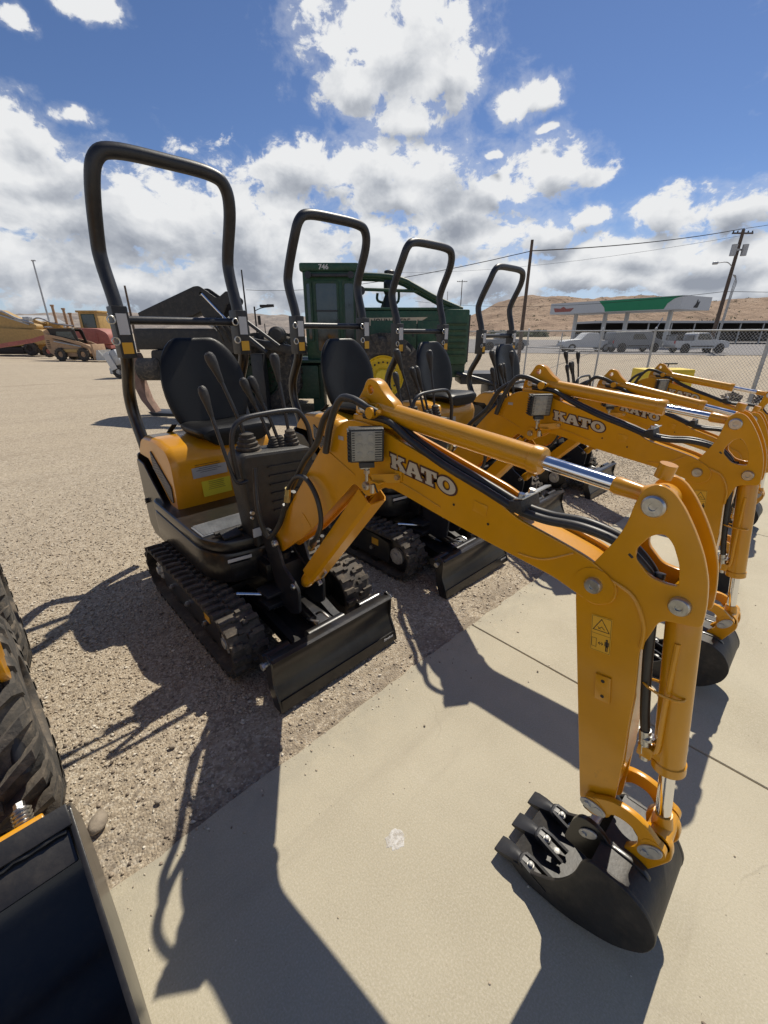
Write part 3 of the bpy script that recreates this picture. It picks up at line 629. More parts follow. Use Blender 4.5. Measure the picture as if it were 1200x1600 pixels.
        o.data.polygons.foreach_set('use_smooth', [True]*len(o.data.polygons))
        ss = o.modifiers.new('s', 'SUBSURF'); ss.levels = 1; ss.render_levels = 1; return o
    seat = MB(); seat.box((0, 2.36, 1.055), (.30, .26, .03), bev=.006)
    for s in (-1, 1): seat.box((s*.11, 2.36, 1.04), (.03, .30, .05), bev=.004); seat.cyl((s*.10, 2.28, .99), (s*.10, 2.28, 1.05), .014, n=10); seat.cyl((s*.10, 2.44, .99), (s*.10, 2.44, 1.05), .014, n=10)
    so_ = big(seat, 1.18).build('seat_base', M['black'], root, O3)
    fy, fz = -.97, .22
    rows = [(2.50, 1.09, .17, .035, fy, fz), (2.515, 1.13, .205, .045, fy, fz), (2.535, 1.22, .235, .055, fy, fz), (2.555, 1.32, .245, .055, fy, fz), (2.575, 1.42, .232, .045, fy, fz), (2.592, 1.50, .195, .03, fy, fz), (2.605, 1.555, .145, .015, fy, fz), (2.608, 1.575, .10, .01, fy, fz)]
    shell(0, rows, .045, 'seat_back', so_)
    rows = [(2.16, 1.09, .16, .005, 0, 1), (2.165, 1.115, .20, .010, -.3, .9), (2.21, 1.125, .22, .018, 0, 1), (2.30, 1.115, .225, .028, 0, 1), (2.40, 1.105, .22, .035, 0, 1), (2.49, 1.11, .20, .03, 0, 1)]
    shell(0, rows, .06, 'seat_cushion', so_)
    bt = MB(); bt.bar([(-.22, 2.50, 1.13), (-.245, 2.62, 1.04), (-.30, 2.72, 1.0)], .03, .004); big(bt, 1.18).build('seat_belt', M['plastic'], so_, O3)
    # -- console with levers
    b = MB(); cs = rnd([(-.155, .60), (.165, .60), (.215, 1.03), (.19, 1.065), (-.17, 1.085), (-.19, 1.04)], [.01, .01, .02, .03, .03, .02])
    b.plate(cs, [], 1.80, 1.955, .016, axis='y')
    b.box((.01, 1.835, .74), (.26, .06, .26), bev=.02); 
    cn = big(b, 1.057).build('console', M['plastic'], root, O3)
    b = MB()
    for i in range(6): b.box((.045-.004*i, 1.795, 1.0-i*.045), (.20-.012*i, .010, .006), R=Matrix.Rotation(.05, 3, 'Y'))
    big(b, 1.057).build('cover_rib', M['plastic'], cn, O3)
    b = MB(); b.box((-.150, 1.797, .69), (.045, .004, .045)); big(b, 1.057).build('label_strip', M['label'], cn, O3)
    b = MB(); b.cyl((-.165, 1.80, .80), (-.165, 1.785, .80), .010, n=8); b.cyl((-.170, 1.80, .775), (-.170, 1.785, .775), .007, n=8); big(b, 1.057).build('key_switch', M['zinc'], cn, O3)
    b = MB(); b.tube([(-.21, 1.79, .985), (-.225, 1.78, 1.10), (-.215, 1.775, 1.20), (-.165, 1.775, 1.25), (-.05, 1.775, 1.262), (.08, 1.775, 1.262), (.13, 1.775, 1.245), (.175, 1.775, 1.17), (.195, 1.785, 1.05)], .0115, n=12, smooth=5)
    big(b, 1.057).build('hand_rail', M['satin'], root, O3)
    def lever(pts, kr, boot):
        l = MB(); l.tube(pts, .0085, n=10, smooth=5); lo = big(l, 1.057).build('lever', M['satin'], root, O3)
        p1 = Vector(pts[-1]); d = (p1-Vector(pts[-2])).normalized()
        k = MB(); kr *= .88; k.lathe(p1-d*.085, d, [(0, kr*.45), (.012, kr*.55), (.05, kr*.72), (.085, kr*1.0), (.110, kr*1.05), (.126, kr*.85), (.134, kr*.4)], 18); big(k, 1.057).build('knob', M['plastic'], lo, O3)
        if boot:
            q = MB(); base = Vector(pts[0]); br, bh = boot; pr = []
            for i in range(5): t = i/5; r_ = br*(1-.62*t); pr += [(bh*t, r_), (bh*(t+.10), r_*1.0), (bh*(t+.13), r_*.80)]
            pr.append((bh, .012)); q.lathe(base, (0, 0, 1), pr, 22); big(q, 1.057).build('lever_boot', M['rubber'], lo, O3)
    YL = 1.885
    lever([(-.10, YL, 1.07), (-.115, YL+.01, 1.20), (-.165, YL+.045, 1.40), (-.185, YL+.06, 1.475)], .026, (.065, .10))
    lever([(.035, YL, 1.065), (.005, YL+.02, 1.20), (-.045, YL+.05, 1.36)], .0235, (.036, .06))
    lever([(.075, YL, 1.065), (.045, YL+.02, 1.20), (-.005, YL+.05, 1.365)], .0235, (.036, .06))
    lever([(.135, YL, 1.055), (.13, YL+.02, 1.24), (.125, YL+.06, 1.46)], .026, (.05, .095))
    lever([(-.165, 1.80, .96), (-.215, 1.79, .965), (-.235, 1.80, 1.02), (-.255, 1.84, 1.20), (-.272, 1.87, 1.345)], .022, None)
    # -- roll bar
    zs = [(2.80, .55), (2.765, .80), (2.72, .94), (2.735, 1.02), (2.80, 1.15), (2.80, 1.28), (2.70, 1.44), (2.68, 1.52)]
    rb = MB()
    def upper(s): return [(s*.33, 2.68, 1.50), (s*.33, 2.69, 1.72), (s*.335, 2.75, 1.92), (s*.335, 2.74, 2.02), (s*.33, 2.64, 2.22), (s*.30, 2.605, 2.325), (s*.22, 2.60, 2.365)]
    pts = upper(-1)+[(0, 2.60, 2.372)]+upper(1)[::-1]
    rb.tube(pts, .033, n=18, smooth=6)
    rr = big(rb, 1.19).build('roll_bar', M['satin'], root, O3)
    for s in (-1, 1):
        b = MB(); b.tube([(s*.335, y, z) for y, z in zs], .032, n=14, smooth=4); big(b, 1.19).build('lower_post', M['black'], rr, O3)
        b = MB(); b.box((s*.33, 2.69, 1.60), (.074, .098, .25), bev=.006); sv = big(b, 1.19).build('sleeve', M['bucket'], rr, O3)
        b = MB(); b.box((s*.33, 2.6395, 1.64), (.05, .002, .10)); big(b, 1.19).build('data_label', M['label'], rr, O3)
        b = MB(); b.box((s*.33, 2.6395, 1.525), (.05, .002, .055)); big(b, 1.19).build('warning_label', M['oylabel'], rr, O3)
        for zz in (1.56, 1.66):
            b = MB(); b.tube([(s*.33-.050+.018*math.cos(a), 2.635, zz+.018*math.sin(a)) for a in [i*math.pi/4 for i in range(8)]], .004, n=6, smooth=2, closed=True); big(b, 1.19).build('lock_ring', M['zinc'], rr, O3)
    b = MB(); b.cyl((-.29, 2.69, 1.66), (.29, 2.69, 1.66), .021, n=18); big(b, 1.19).build('crossbar', M['satin'], rr, O3)
    # -- swing post
    sw = rnd([(1.90, .62), (1.86, .675), (1.80, .675), (1.745, .62), (1.70, .50), (1.625, .46), (1.575, .42), (1.585, .28), (1.66, .24), (1.76, .25), (1.79, .34), (1.84, .48)], .02)
    b = MB()
    for s in (-1, 1): b.plate(sw, [], s*.075-.008, s*.075+.008, .002)
    b.box((0, 1.80, .38), (.14, .08, .20), bev=.01); b.cyl((0, 1.84, .24), (0, 1.84, .52), .045, n=24)
    b.box((-.09, 1.80, .27), (.16, .12, .025), bev=.006); b.box((-.09, 1.80, .335), (.16, .12, .018), bev=.006); b.box((0, 1.90, .27), (.15, .12, .04), bev=.006); b.box((0, 1.90, .46), (.15, .12, .04), bev=.006)
    b.build('swing_post', M['satin'], root, O3)
    b = MB(); b.cyl((-.26, 1.90, .33), (-.12, 1.80, .31), .012, n=14); b.build('rod', M['chrome'], root, O3)
    def pin(c, r, x, par=root, l=.012, m_='zinc', f=TB):
        for s in (-1, 1):
            q = MB(); c3 = f(Vector((0, c[0], c[1]))); q.lathe((s*x, c3.y, c3.z), (s, 0, 0), [(-.01, r), (l*.6, r), (l, r*.85), (l, r*.35), (l*.7, r*.3)], 24); q.build('pin', M[m_], par, O3)
    pin(FT, .018, .083, f=lambda v: v); pin((1.615, .43), .017, .083, f=lambda v: v)
    # -- boom
    body = rnd([(1.812, .615), (1.80, .655), (1.31, 1.225), (1.18, 1.325), (1.03, 1.315), (.94, 1.290), (.565, 1.195), (.488, 1.155), (.355, 1.128), (.289, 1.112), (.222, 1.075), (.222, 1.025), (.262, 1.000), (.297, 1.010), (.369, 1.032), (.587, 1.060), (.713, 1.078), (.90, 1.110), (.98, 1.120), (1.04, 1.072), (1.07, 1.058), (1.105, 1.070), (1.149, 1.088), (1.328, .914), (1.486, .761), (1.745, .565), (1.785, .575)],
               [.02, .02, .12, .08, .05, .05, .05, .03, .03, .03, .03, .03, .03, .03, .02, .05, .05, .05, .05, .03, .02, .02, .04, .05, .05, .02, .02])
    b = MB(); side = body
    for s in (-1, 1): b.plate(side, [], s*.050-.006, s*.050+.006, .002)
    core = grow(body, -.012)
    # inner box: the closing plates sit a little inside the side plates
    b.prism(core, -.046, .046)
    bo = put(b).build('boom', M['orange'], root, O3)
    ear = rnd([(1.175, 1.29), (1.170, 1.372), (1.130, 1.420), (1.108, 1.462), (1.060, 1.455), (1.025, 1.415), (.972, 1.384), (.945, 1.28)], [.01, .03, .02, .03, .03, .03, .03, .01])
    b = MB(); b.plate(ear, [circ((1.092, 1.424), .014, 12)], -.020, .020, .003); b.box((0, 1.06, 1.325), (.09, .20, .03), bev=.01)
    put(b).build('cylinder_bracket', M['orange'], bo, O3)
    for s in (-1, 1):
        b = MB(); b.cyl((s*.055, 1.068, 1.098), (s*.064, 1.068, 1.098), .036, n=24); put(b).build('pin_boss', M['orange'], bo, O3)
        b = MB(); b.cyl((s*.055, .272, 1.052), (s*.058, .272, 1.052), .045, n=28); put(b).build('pin_boss', M['orange'], bo, O3)
    pin((1.114, 1.364), .018, .040, bo); pin((1.068, 1.100), .016, .064, bo); pin((.272, 1.054), .020, .058, bo)
    for c3 in ((.72, 1.135), (.60, 1.112)):
        b = MB(); b.cyl((-.057, c3[0]-.03, c3[1]), (-.0575, c3[0]-.03, c3[1]), .004, n=8); put(b).build('plug', M['ink'], bo, O3)
    # fold line near the boom's foot plate
    b = MB(); b.plate(rnd([(1.60, .78), (1.52, .86), (1.45, .80), (1.56, .70), (1.66, .66)], .02), [], -.0585, -.0555, .001); put(b).build('stiffener', M['orange'], bo, O3)
    for pts_ in ([(1.30, 1.18), (1.22, 1.15), (1.14, 1.12)], [(1.00, 1.128), (.94, 1.150), (.86, 1.140), (.74, 1.112)], [(.33, 1.115), (.40, 1.070), (.47, 1.060)], [(1.735, .60), (1.66, .635), (1.60, .70)]):
        b = MB(); b.tube([(-.0565, y_, z_) for y_, z_ in pts_], .0028, n=6, smooth=6); put(b).build('weld_bead', M['orange'], bo, O3)
    b = MB(); b.box((-.0575, .60, 1.150), (.002, .045, .032), R=Matrix.Rotation(.12, 3, 'X'), bev=.0008); put(b).build('plate', M['orange'], bo, O3)
    b = MB(); b.box((-.0570, 1.215, 1.245), (.0015, .030, .014), R=Matrix.Rotation(.0, 3, 'X')); put(b).build('label_strip', M['greylabel'], bo, O3)
    # KATO
    hx = Vector((0, -(.939-.690), -(.048))).normalized(); Ht = .047
    org = Vector((-.0575, .950, 1.192)); d1 = Vector((0, -.985, -.118)).normalized(); d2 = Vector((0, .118, .985)).normalized()
    x = 0.0
    for ch, adv in (('K', 1.04), ('A', 1.10), ('T', 1.02), ('O', 1.2)):
        pl, hl = KATO[ch]
        for (gr_, th_, mt_, nm_) in ((.10, .0006, 'brown', 'letter_outline'), (0.0, .0014, 'cream', 'letter')):
            P_ = grow(pl, gr_) if gr_ else pl; H_ = [grow(h, -gr_*.8) if gr_ else h for h in hl]
            if not gr_ : P_ = grow(pl, -.005)
            b = MB(); fn = lambda v: TB(org+d1*(v.y+x)*Ht*1.34+d2*v.z*Ht+Vector((-v.x, 0, 0)))
            b.plate(P_, H_, 0, th_, 0.0, fn=fn); b.build(nm_, M[mt_], bo, O3, smooth=False)
        x += adv
    # -- boom cylinder with guard
    p0 = Vector((0, 1.615, .43)); p1 = TB((0, 1.068, 1.10)); d = (p1-p0).normalized(); L_ = (p1-p0).length
    b = MB(); b.lathe(p0, d, [(-.03, .012), (-.028, .026), (.0, .034), (.03, .034), (.05, .030), (L_*.62, .030), (L_*.625, .033), (L_*.66, .033), (L_*.665, .018)], 24)
    bc = b.build('boom_cylinder', M['orange'], root, O3)
    b = MB(); b.cyl(p0+d*L_*.6, p1, .0155, n=18); b.build('rod', M['chrome'], bc, O3)
    nrm = Vector((0, -d.z, d.y)); nrm = nrm if nrm.y < 0 else -nrm
    b = MB()
    a_ = p0+d*.10; c_ = p0+d*(L_-.07)
    prof_g = [(-.046, -.030), (-.046, .034), (-.036, .048), (.036, .048), (.046, .034), (.046, -.030), (.041, -.030), (.041, .032), (.034, .043), (-.034, .043), (-.041, .032), (-.041, -.030)]
    vs = [p+Vector((u, 0, 0))+nrm*v for p in (a_, c_) for (u, v) in prof_g]; n = len(prof_g)
    b.add(vs, [(i, (i+1) % n, n+(i+1) % n, n+i) for i in range(n)]+[(0, 1, 10, 11), (1, 2, 9, 10), (2, 3, 8, 9), (3, 4, 7, 8), (4, 5, 6, 7), (n, n+11, n+10, n+1), (n+1, n+10, n+9, n+2), (n+2, n+9, n+8, n+3), (n+3, n+8, n+7, n+4), (n+4, n+7, n+6, n+5)])
    b.build('cylinder_guard', M['orange'], bc, O3)
    b = MB(); e0 = p0+d*.10+nrm*.052; b.cyl(e0, e0+nrm*.02, .012, n=12); b.cyl(e0+d*.05, e0+d*.10+nrm*.0, .008, n=10); b.build('fitting', M['zinc'], bc, O3)
    # -- dipper cylinder on top of the boom
    q0 = TB((0, 1.114, 1.364)); q1 = TB((0, .196, 1.275)); d = (q1-q0).normalized(); L_ = (q1-q0).length
    b = MB(); [b.lathe(q0+Vector((sx-.008, 0, 0)), (1, 0, 0), [(0, .031), (.002, .033), (.014, .033), (.016, .031)], 24) for sx in (-.031, .031)]; [b.box(q0+d*.035+Vector((sx, 0, 0)), (.016, .07, .045), bev=.004) for sx in (-.031, .031)]; b.lathe(q0, d, [(.045, .02), (.055, .033), (.620, .033), (.622, .036), (.646, .036), (.652, .033), (.654, .019)], 32)
    dc = b.build('dipper_cylinder', M['orange'], root, O3)
    b = MB(); b.cyl(q0+d*.60, q1-d*.09, .0175, n=24); b.build('rod', M['chrome'], dc, O3)
    b = MB(); b.lathe(q1-d*.10, d, [(0, .0175), (.01, .021), (.06, .018), (.08, .03)], 22); b.lathe(q1+Vector((-.02, 0, 0)), (1, 0, 0), [(0, .032), (.04, .032)], 24); b.build('rod_eye', M['orange'], dc, O3)
    b = MB(); e0 = q0+d*.075; b.cyl(e0+Vector((-.02, 0, 0)), e0+Vector((-.075, 0, .002)), .019, n=20); b.cyl(e0+Vector((-.06, 0, 0)), e0+Vector((-.06, -.035, .01)), .006, n=8); b.build('port', M['orange'], dc, O3)
    b = MB(); b.cyl(q0+Vector((0, -.06, .03)), q0+Vector((0, -.07, .055)), .007, n=8); b.cyl(q0+Vector((0, -.067, .045)), q0+Vector((0, -.072, .06)), .010, n=6); b.build('grease_fitting', M['gold'], dc, O3)
    b = MB(); b.cyl(e0+Vector((-.055, .0, 0)), e0+Vector((-.055, .03, .004)), .011, n=6); b.cyl(e0+Vector((-.055, .03, .004)), e0+Vector((-.055, .055, .006)), .013, n=14); b.build('hose_fitting', M['zinc'], dc, O3)
    # -- dipper
    up = [(.288, 1.100), (.249, 1.180), (.236, 1.226), (.232, 1.270), (.222, 1.305), (.200, 1.322), (.172, 1.313), (.146, 1.286), (.118, 1.245), (.093, 1.200), (.073, 1.150), (.062, 1.095), (.058, 1.045), (.130, 1.028), (.140, .975), (.150, .935)]
    low_r = [(.133, .813), (.127, .714), (.115, .59), (.108, .464), (.106, .385), (.118, .370), (.160, .364), (.186, .380)]
    low_l = [(.200, .45), (.310, 1.005), (.312, 1.045)]
    full = rnd(up+low_r+low_l, [.03, .03, .02, .02, .015, .015, .015, .02, .02, .02, .02, .02, .012, .02, .02, .04, .03, .03, .03, .02, .012, .012, .02, .02, .02, .03, .02])
    hole = rnd([(.188, 1.210), (.165, 1.222), (.146, 1.205), (.126, 1.165), (.116, 1.118), (.137, 1.114), (.170, 1.118), (.204, 1.150), (.208, 1.170)], .012)
    b = MB()
    for s in (-1, 1): b.plate(full, [hole], s*.044-.006, s*.044+.006, .0018)
    box_ = [(.296, 1.00), (.150, .93), (.127, .80), (.120, .70), (.108, .59), (.113, .44), (.180, .42), (.205, .52)]
    b.prism(grow(box_, -.004), -.040, .040)
    di = put(b).build('dipper', M['orange'], root, O3)
    b = MB(); b.bar([(0, .136, 1.225), (0, .115, 1.175), (0, .100, 1.11)], .076, .006)
    put(b).build('spacer_plate', M['orange'], di, O3)
    b = MB(); b.cyl((0, .205, 1.322), (0, .20, 1.352), .017, n=20); put(b).build('spout', M['orange'], di, O3)
    wl = MB(); wl.tube([(-.051, .245, 1.08), (-.051, .19, 1.06), (-.051, .155, 1.00), (-.051, .148, .94)], .005, n=8, smooth=6); put(wl).build('weld_bead', M['orange'], di, O3)
    pin((.196, 1.275), .023, .051, di); pin((.104, 1.078), .021, .051, di)
    warning_decal(di, -.0508, ((.262+.201)/2+.002, .928), .135, .098, .047)
    b = MB(); b.box((-.053, .2, .783), (.006, .036, .074), R=Matrix.Rotation(-.16, 3, 'X'), bev=.0015); mp = put(b).build('mounting_plate', M['orange'], di, O3)
    for zz in (-.022, .022): b = MB(); b.cyl((-.054, .2+zz*.16, .783+zz), (-.0568, .2+zz*.16, .783+zz), .0045, n=10); put(b).build('hole', M['ink'], mp, O3)
    # -- bucket cylinder
    r0 = Vector((0, .104, 1.078)); r1 = Vector((0, .000, .412)); d = (r1-r0).normalized(); L_ = (r1-r0).length
    b = MB(); b.lathe(r0+Vector((-.03, 0, 0)), (1, 0, 0), [(0, .03), (.06, .03)], 24); b.lathe(r0, d, [(0, .02), (.03, .026), (.045, .034), (.445, .034), (.447, .037), (.470, .037), (.474, .030), (.476, .018)], 28)
    bk = put(b).build('bucket_cylinder', M['orange'], root, O3)
    b = MB(); b.box(r0+d*.435+Vector((-.02, .045, 0)), (.03, .035, .035), bev=.006); b.box(r0+d*.43+Vector((-.02, .02, 0)), (.024, .05, .024), bev=.004); put(b).build('port', M['orange'], bk, O3)
    b = MB(); b.tube([r0+d*.10+Vector((-.034, .0, 0)), r0+d*.28+Vector((-.036, .012, 0)), r0+d*.40+Vector((-.034, .018, 0)), r0+d*.43+Vector((-.026, .030, 0))], .006, n=8, smooth=5); put(b).build('pipe', M['orange'], bk, O3)
    b = MB(); b.cyl(r0+d*.46, r1-d*.03, .0175, n=24); put(b).build('rod', M['chrome'], bk, O3)
    b = MB(); b.lathe(r1-d*.055, d, [(0, .021), (.03, .024), (.045, .026)], 20); b.lathe(r1+Vector((-.045, 0, 0)), (1, 0, 0), [(0, .030), (.09, .030)], 24); put(b).build('rod_eye', M['orange'], bk, O3)
    h = MB(); h.tube([TB((-.02, .158, 1.12)), TB((-.035, .150, 1.04)), TB((-.035, .135, .93)), TB((-.030, .125, .86)), TB((-.025, .108, .76)), TB((-.022, .095, .70))], .011, n=12, smooth=6); h.build('hose', M['hose'], root, O3)
    b = MB(); b.cyl((-.022, .096, .705), (-.021, .086, .655), .0135, n=16); b.cyl((-.021, .088, .665), (-.021, .084, .640), .015, n=6); b.cyl((-.021, .086, .688), (-.021, .084, .683), .017, n=16); b.cyl((-.021, .083, .640), (-.021, .080, .618), .011, n=12); put(b).build('hose_fitting', M['zinc'], bk, O3)
    b = MB(); c3 = (-.025, .105, .845); b.tube([(c3[0]+.022*math.cos(a)-.004, c3[1]-.018+.042*math.sin(a), c3[2]) for a in [i*math.pi/6 for i in range(12)]], .0032, n=6, smooth=2, closed=True); put(b).build('hose_clamp', M['orange'], bk, O3)
    # -- bucket linkage
    def arm_link(x0, x1, pts, wd):
        b = MB(); up_, dn_ = [], []; n = 14; P_ = [Vector((0, y, z)) for y, z in pts]; sm_ = []
        for i in range(len(P_)-1):
            for j in range(n):
                t = j/n; p = [P_[min(max(i+k, 0), len(P_)-1)] for k in (-1, 0, 1, 2)]
                sm_.append(.5*((2*p[1])+(-p[0]+p[2])*t+(2*p[0]-5*p[1]+4*p[2]-p[3])*t*t+(-p[0]+3*p[1]-3*p[2]+p[3])*t**3))
        sm_.append(P_[-1]); m_ = len(sm_)
        for i, p in enumerate(sm_):
            dd = (sm_[min(i+1, m_-1)]-sm_[max(i-1, 0)]).normalized(); nn = Vector((0, -dd.z, dd.y)); ww = wd*(1+.35*abs(2*i/(m_-1)-1)**3)
            up_.append(((p+nn*ww).y, (p+nn*ww).z)); dn_.append(((p-nn*ww).y, (p-nn*ww).z))
        e1 = [(sm_[-1].y+wd*1.35*math.cos(a), sm_[-1].z+wd*1.35*math.sin(a)) for a in []]
        b.plate(up_+dn_[::-1], [], x0, x1, .0015)
        b.cyl((x0-.001, pts[0][0], pts[0][1]), (x1+.001, pts[0][0], pts[0][1]), wd*1.36, n=24); b.cyl((x0-.001, pts[-1][0], pts[-1][1]), (x1+.001, pts[-1][0], pts[-1][1]), wd*1.36, n=24)
        return put(b)
    lk = [(.146, .412), (.100, .452), (.045, .452), (.000, .412)]
    for s in (-1, 1):
        x0, x1 = sorted((s*.055, s*.072))
        arm_link(x0, x1, lk, .020).build('link_arm', M['orange'], root, O3)
        # oval pin keepers
        for (yy, zz, an) in ((.146, .412, 0.0), (.004, .402, -.9)):
            b = MB(); pl = [(yy+.034*math.cos(a)*math.cos(an)-.018*math.sin(a)*math.sin(an), zz+.034*math.cos(a)*math.sin(an)+.018*math.sin(a)*math.cos(an)) for a in [i*math.pi/10 for i in range(20)]]
            xx0, xx1 = sorted((s*.073, s*.078)); b.plate(pl, [], xx0, xx1, .0015); kp = put(b).build('pin_keeper', M['castzinc'], root, O3)
            b = MB(); b.cyl((s*.078, yy+.014*math.cos(an), zz+.014*math.sin(an)), (s*.083, yy+.014*math.cos(an), zz+.014*math.sin(an)), .010, n=6); b.cyl((s*.078, yy-.014*math.cos(an), zz-.014*math.sin(an)), (s*.080, yy-.014*math.cos(an), zz-.014*math.sin(an)), .012, n=18); put(b).build('bolt', M['castzinc'], kp, O3)
    b = MB(); b.plate(rnd([(.045, .41), (.02, .445), (-.030, .43), (-.042, .385), (-.02, .33), (.012, .26), (.050, .245), (.068, .275), (.060, .31), (.03, .35)], .018), [], -.045, -.022, .003)
    b.plate(rnd([(.045, .41), (.02, .445), (-.030, .43), (-.042, .385), (-.02, .33), (.012, .26), (.050, .245), (.068, .275), (.060, .31), (.03, .35)], .018), [], .022, .045, .003); b.box((0, -.01, .36), (.06, .03, .05), bev=.006)
    put(b).build('bucket_link', M['orange'], root, O3)
    # -- bucket
    cx = -.015; hw = .125
    sidep = rnd([(.300, .030), (.250, .004), (.12, .018), (.0, .075), (-.062, .150), (-.075, .225), (-.035, .290), (.02, .315), (.105, .315), (.125, .285), (.135, .20), (.175, .115), (.245, .062), (.30, .048)], [.005, .03, .04, .05, .05, .04, .03, .02, .02, .02, .05, .06, .04, .005])
    b = MB()
    for s in (-1, 1): b.plate(sidep, [], cx+s*hw-.006, cx+s*hw+.006, .002)
    sh = rnd([(.32, .035), (.250, .006), (.12, .020), (.0, .077), (-.060, .150), (-.073, .225), (-.035, .288), (.02, .313), (.105, .313)], [0, .03, .04, .05, .05, .04, .03, .02, 0], 6)
    inn = [(y+.0, z) for y, z in grow(sh, -.009)]
    shell_ = [p for p in sh]; ins = []
    for i, p in enumerate(sh):
        a = Vector(sh[max(i-1, 0)]); c = Vector(sh[min(i+1, len(sh)-1)]); t_ = (c-a).normalized(); ins.append((p[0]+t_.y*.009, p[1]-t_.x*.009))
    n = len(sh); vs = [(cx-hw, y, z) for y, z in sh]+[(cx+hw, y, z) for y, z in sh]+[(cx-hw, y, z) for y, z in ins]+[(cx+hw, y, z) for y, z in ins]
    fs = []
    for i in range(n-1): fs += [(i, i+1, n+i+1, n+i), (2*n+i, 3*n+i, 3*n+i+1, 2*n+i+1)]
    fs += [(0, n, 3*n, 2*n), (n-1, 3*n-1, 4*n-1, 2*n-1)]
    b.add(vs, fs)
    bu = put(b).build('bucket', M['bucket'], root, O3)
    for s in (-1, 1):
        b = MB(); b.plate(rnd([(.195, .215), (.185, .31), (.165, .345), (.120, .345), (.085, .315), (.060, .318), (.018, .318), (-.02, .30), (-.045, .20), (.0, .17), (.10, .20)], [.01, .02, .02, .02, .02, .02, .02, .02, .02, .02, .02]), [], -.0+s*.064-.007, s*.064+.007, .002)
        put(b).build('bucket_ear', M['black'], bu, O3)
        for (yy, zz, an) in ((.139, .303, -.75), (.037, .274, -.75)):
            b = MB(); pl = [(yy+.028*math.cos(a)*math.cos(an)-.015*math.sin(a)*math.sin(an), zz+.028*math.cos(a)*math.sin(an)+.015*math.sin(a)*math.cos(an)) for a in [i*math.pi/10 for i in range(20)]]
            xx0, xx1 = sorted((s*.072, s*.077)); b.plate(pl, [], xx0, xx1, .0015); kp = put(b).build('pin_keeper', M['castzinc'], bu, O3)
            b = MB(); b.cyl((s*.076, yy+.012*math.cos(an), zz+.012*math.sin(an)), (s*.081, yy+.012*math.cos(an), zz+.012*math.sin(an)), .008, n=6); put(b).build('bolt', M['castzinc'], kp, O3)
    b = MB(); b.cyl((-.07, .139, .303), (.07, .139, .303), .014, n=16); b.cyl((-.07, .037, .274), (.07, .037, .274), .014, n=16); put(b).build('pin', M['castzinc'], bu, O3)
    for k in (-1, 0, 1):
        xt = cx+k*.108
        b = MB()
        # spade point flaring to a flat tip, pinched at the waist, on a forked adapter
        sec_ = [(.362, .036, .058, .006), (.345, .040, .060, .014), (.315, .046, .052, .024), (.292, .049, .040, .032), (.272, .048, .034, .038), (.262, .047, .034, .040)]
        vs = []
        for (y, z, w_, h_) in sec_: vs += [(xt-w_/2, y, z-h_*.5), (xt+w_/2, y, z-h_*.5), (xt+w_/2*.92, y, z+h_*.25), (xt+w_/2*.45, y, z+h_*.5), (xt-w_/2*.45, y, z+h_*.5), (xt-w_/2*.92, y, z+h_*.25)]
        n = 6; fs = [(i*n+j, i*n+(j+1) % n, i*n+n+(j+1) % n, i*n+n+j) for i in range(len(sec_)-1) for j in range(n)]+[tuple(range(n))[::-1], tuple(range((len(sec_)-1)*n, len(sec_)*n))]
        b.add(vs, fs)
        to = put(b).build('tooth', M['satin'], bu, O3)
        b = MB()
        for sx in (-1, 1): b.bar([(xt+sx*.016, .278, .062), (xt+sx*.020, .245, .056), (xt+sx*.021, .19, .040)], .009, .020)
        b.tube([(xt-.018, .268, .060), (xt-.012, .282, .060), (xt+.012, .282, .060), (xt+.018, .268, .060)], .008, n=8, smooth=3)
        put(b).build('tooth_shank', M['satin'], to, O3)
        b = MB(); b.lathe((xt, .252, .048), (0, 0, 1), [(0, .013), (.014, .013), (.016, .010), (.016, .008), (.022, .008), (.024, .004)], 16); b.lathe((xt, .215, .036), (0, 0, 1), [(0, .011), (.012, .011), (.014, .006)], 14); put(b).build('bolt', M['castzinc'], to, O3)
    # -- work light on the boom side
    Rl = (Matrix.Rotation(-.62, 3, 'Z') @ Matrix.Rotation(.06, 3, 'X'))
    lc = TB((-.118, 1.005, 1.268))
    def LP(x_, y_, z_): return lc+Rl @ Vector((x_, y_, z_))
    b = MB(); b.box(lc, (.112, .030, .112), R=Rl, bev=.007)
    for i in range(9): b.box(LP(0, .026, -.048+i*.012), (.108, .034, .004), R=Rl)
    for i in range(9): b.box(LP(-.058, -.0, -.048+i*.012), (.006, .04, .004), R=Rl)
    wlamp = b.build('work_light', M['plastic'], root, O3)
    b = MB(); b.box(LP(0, -.0155, 0), (.098, .003, .098), R=Rl, bev=.001); ln = b.build('lens', M['lens'], wlamp, O3)
    for sx, sw in ((.037, .022), (-.043, .008)):
        b = MB()
        for i in range(12): b.box(LP(sx, -.0175, -.044+i*.008), (sw, .002, .0028), R=Rl)
        b.build('lens_rib', M['plastic'], ln, O3)
    for ix in (-1, 1):
        for iz in (-1, 0, 1):
            b = MB(); b.lathe(LP(-.006+ix*.018, -.0155, iz*.028), Rl @ Vector((0, -1, 0)), [(0, .012), (.0025, .011), (.0032, .006)], 14); b.build('diode', M['lens'], ln, O3)
    b = MB(); b.box(LP(0, .0, -.066), (.05, .026, .018), R=Rl, bev=.002); b.build('bracket', M['satin'], wlamp, O3)
    b = MB(); b.cyl(LP(0, 0, -.070), LP(0, 0, -.125), .0055, n=8); b.cyl(LP(0, 0, -.085), LP(0, 0, -.098), .011, n=6); b.cyl(LP(.01, 0, -.076), LP(-.02, 0, -.076), .007, n=8); b.build('mounting_bolt', M['zinc'], wlamp, O3)
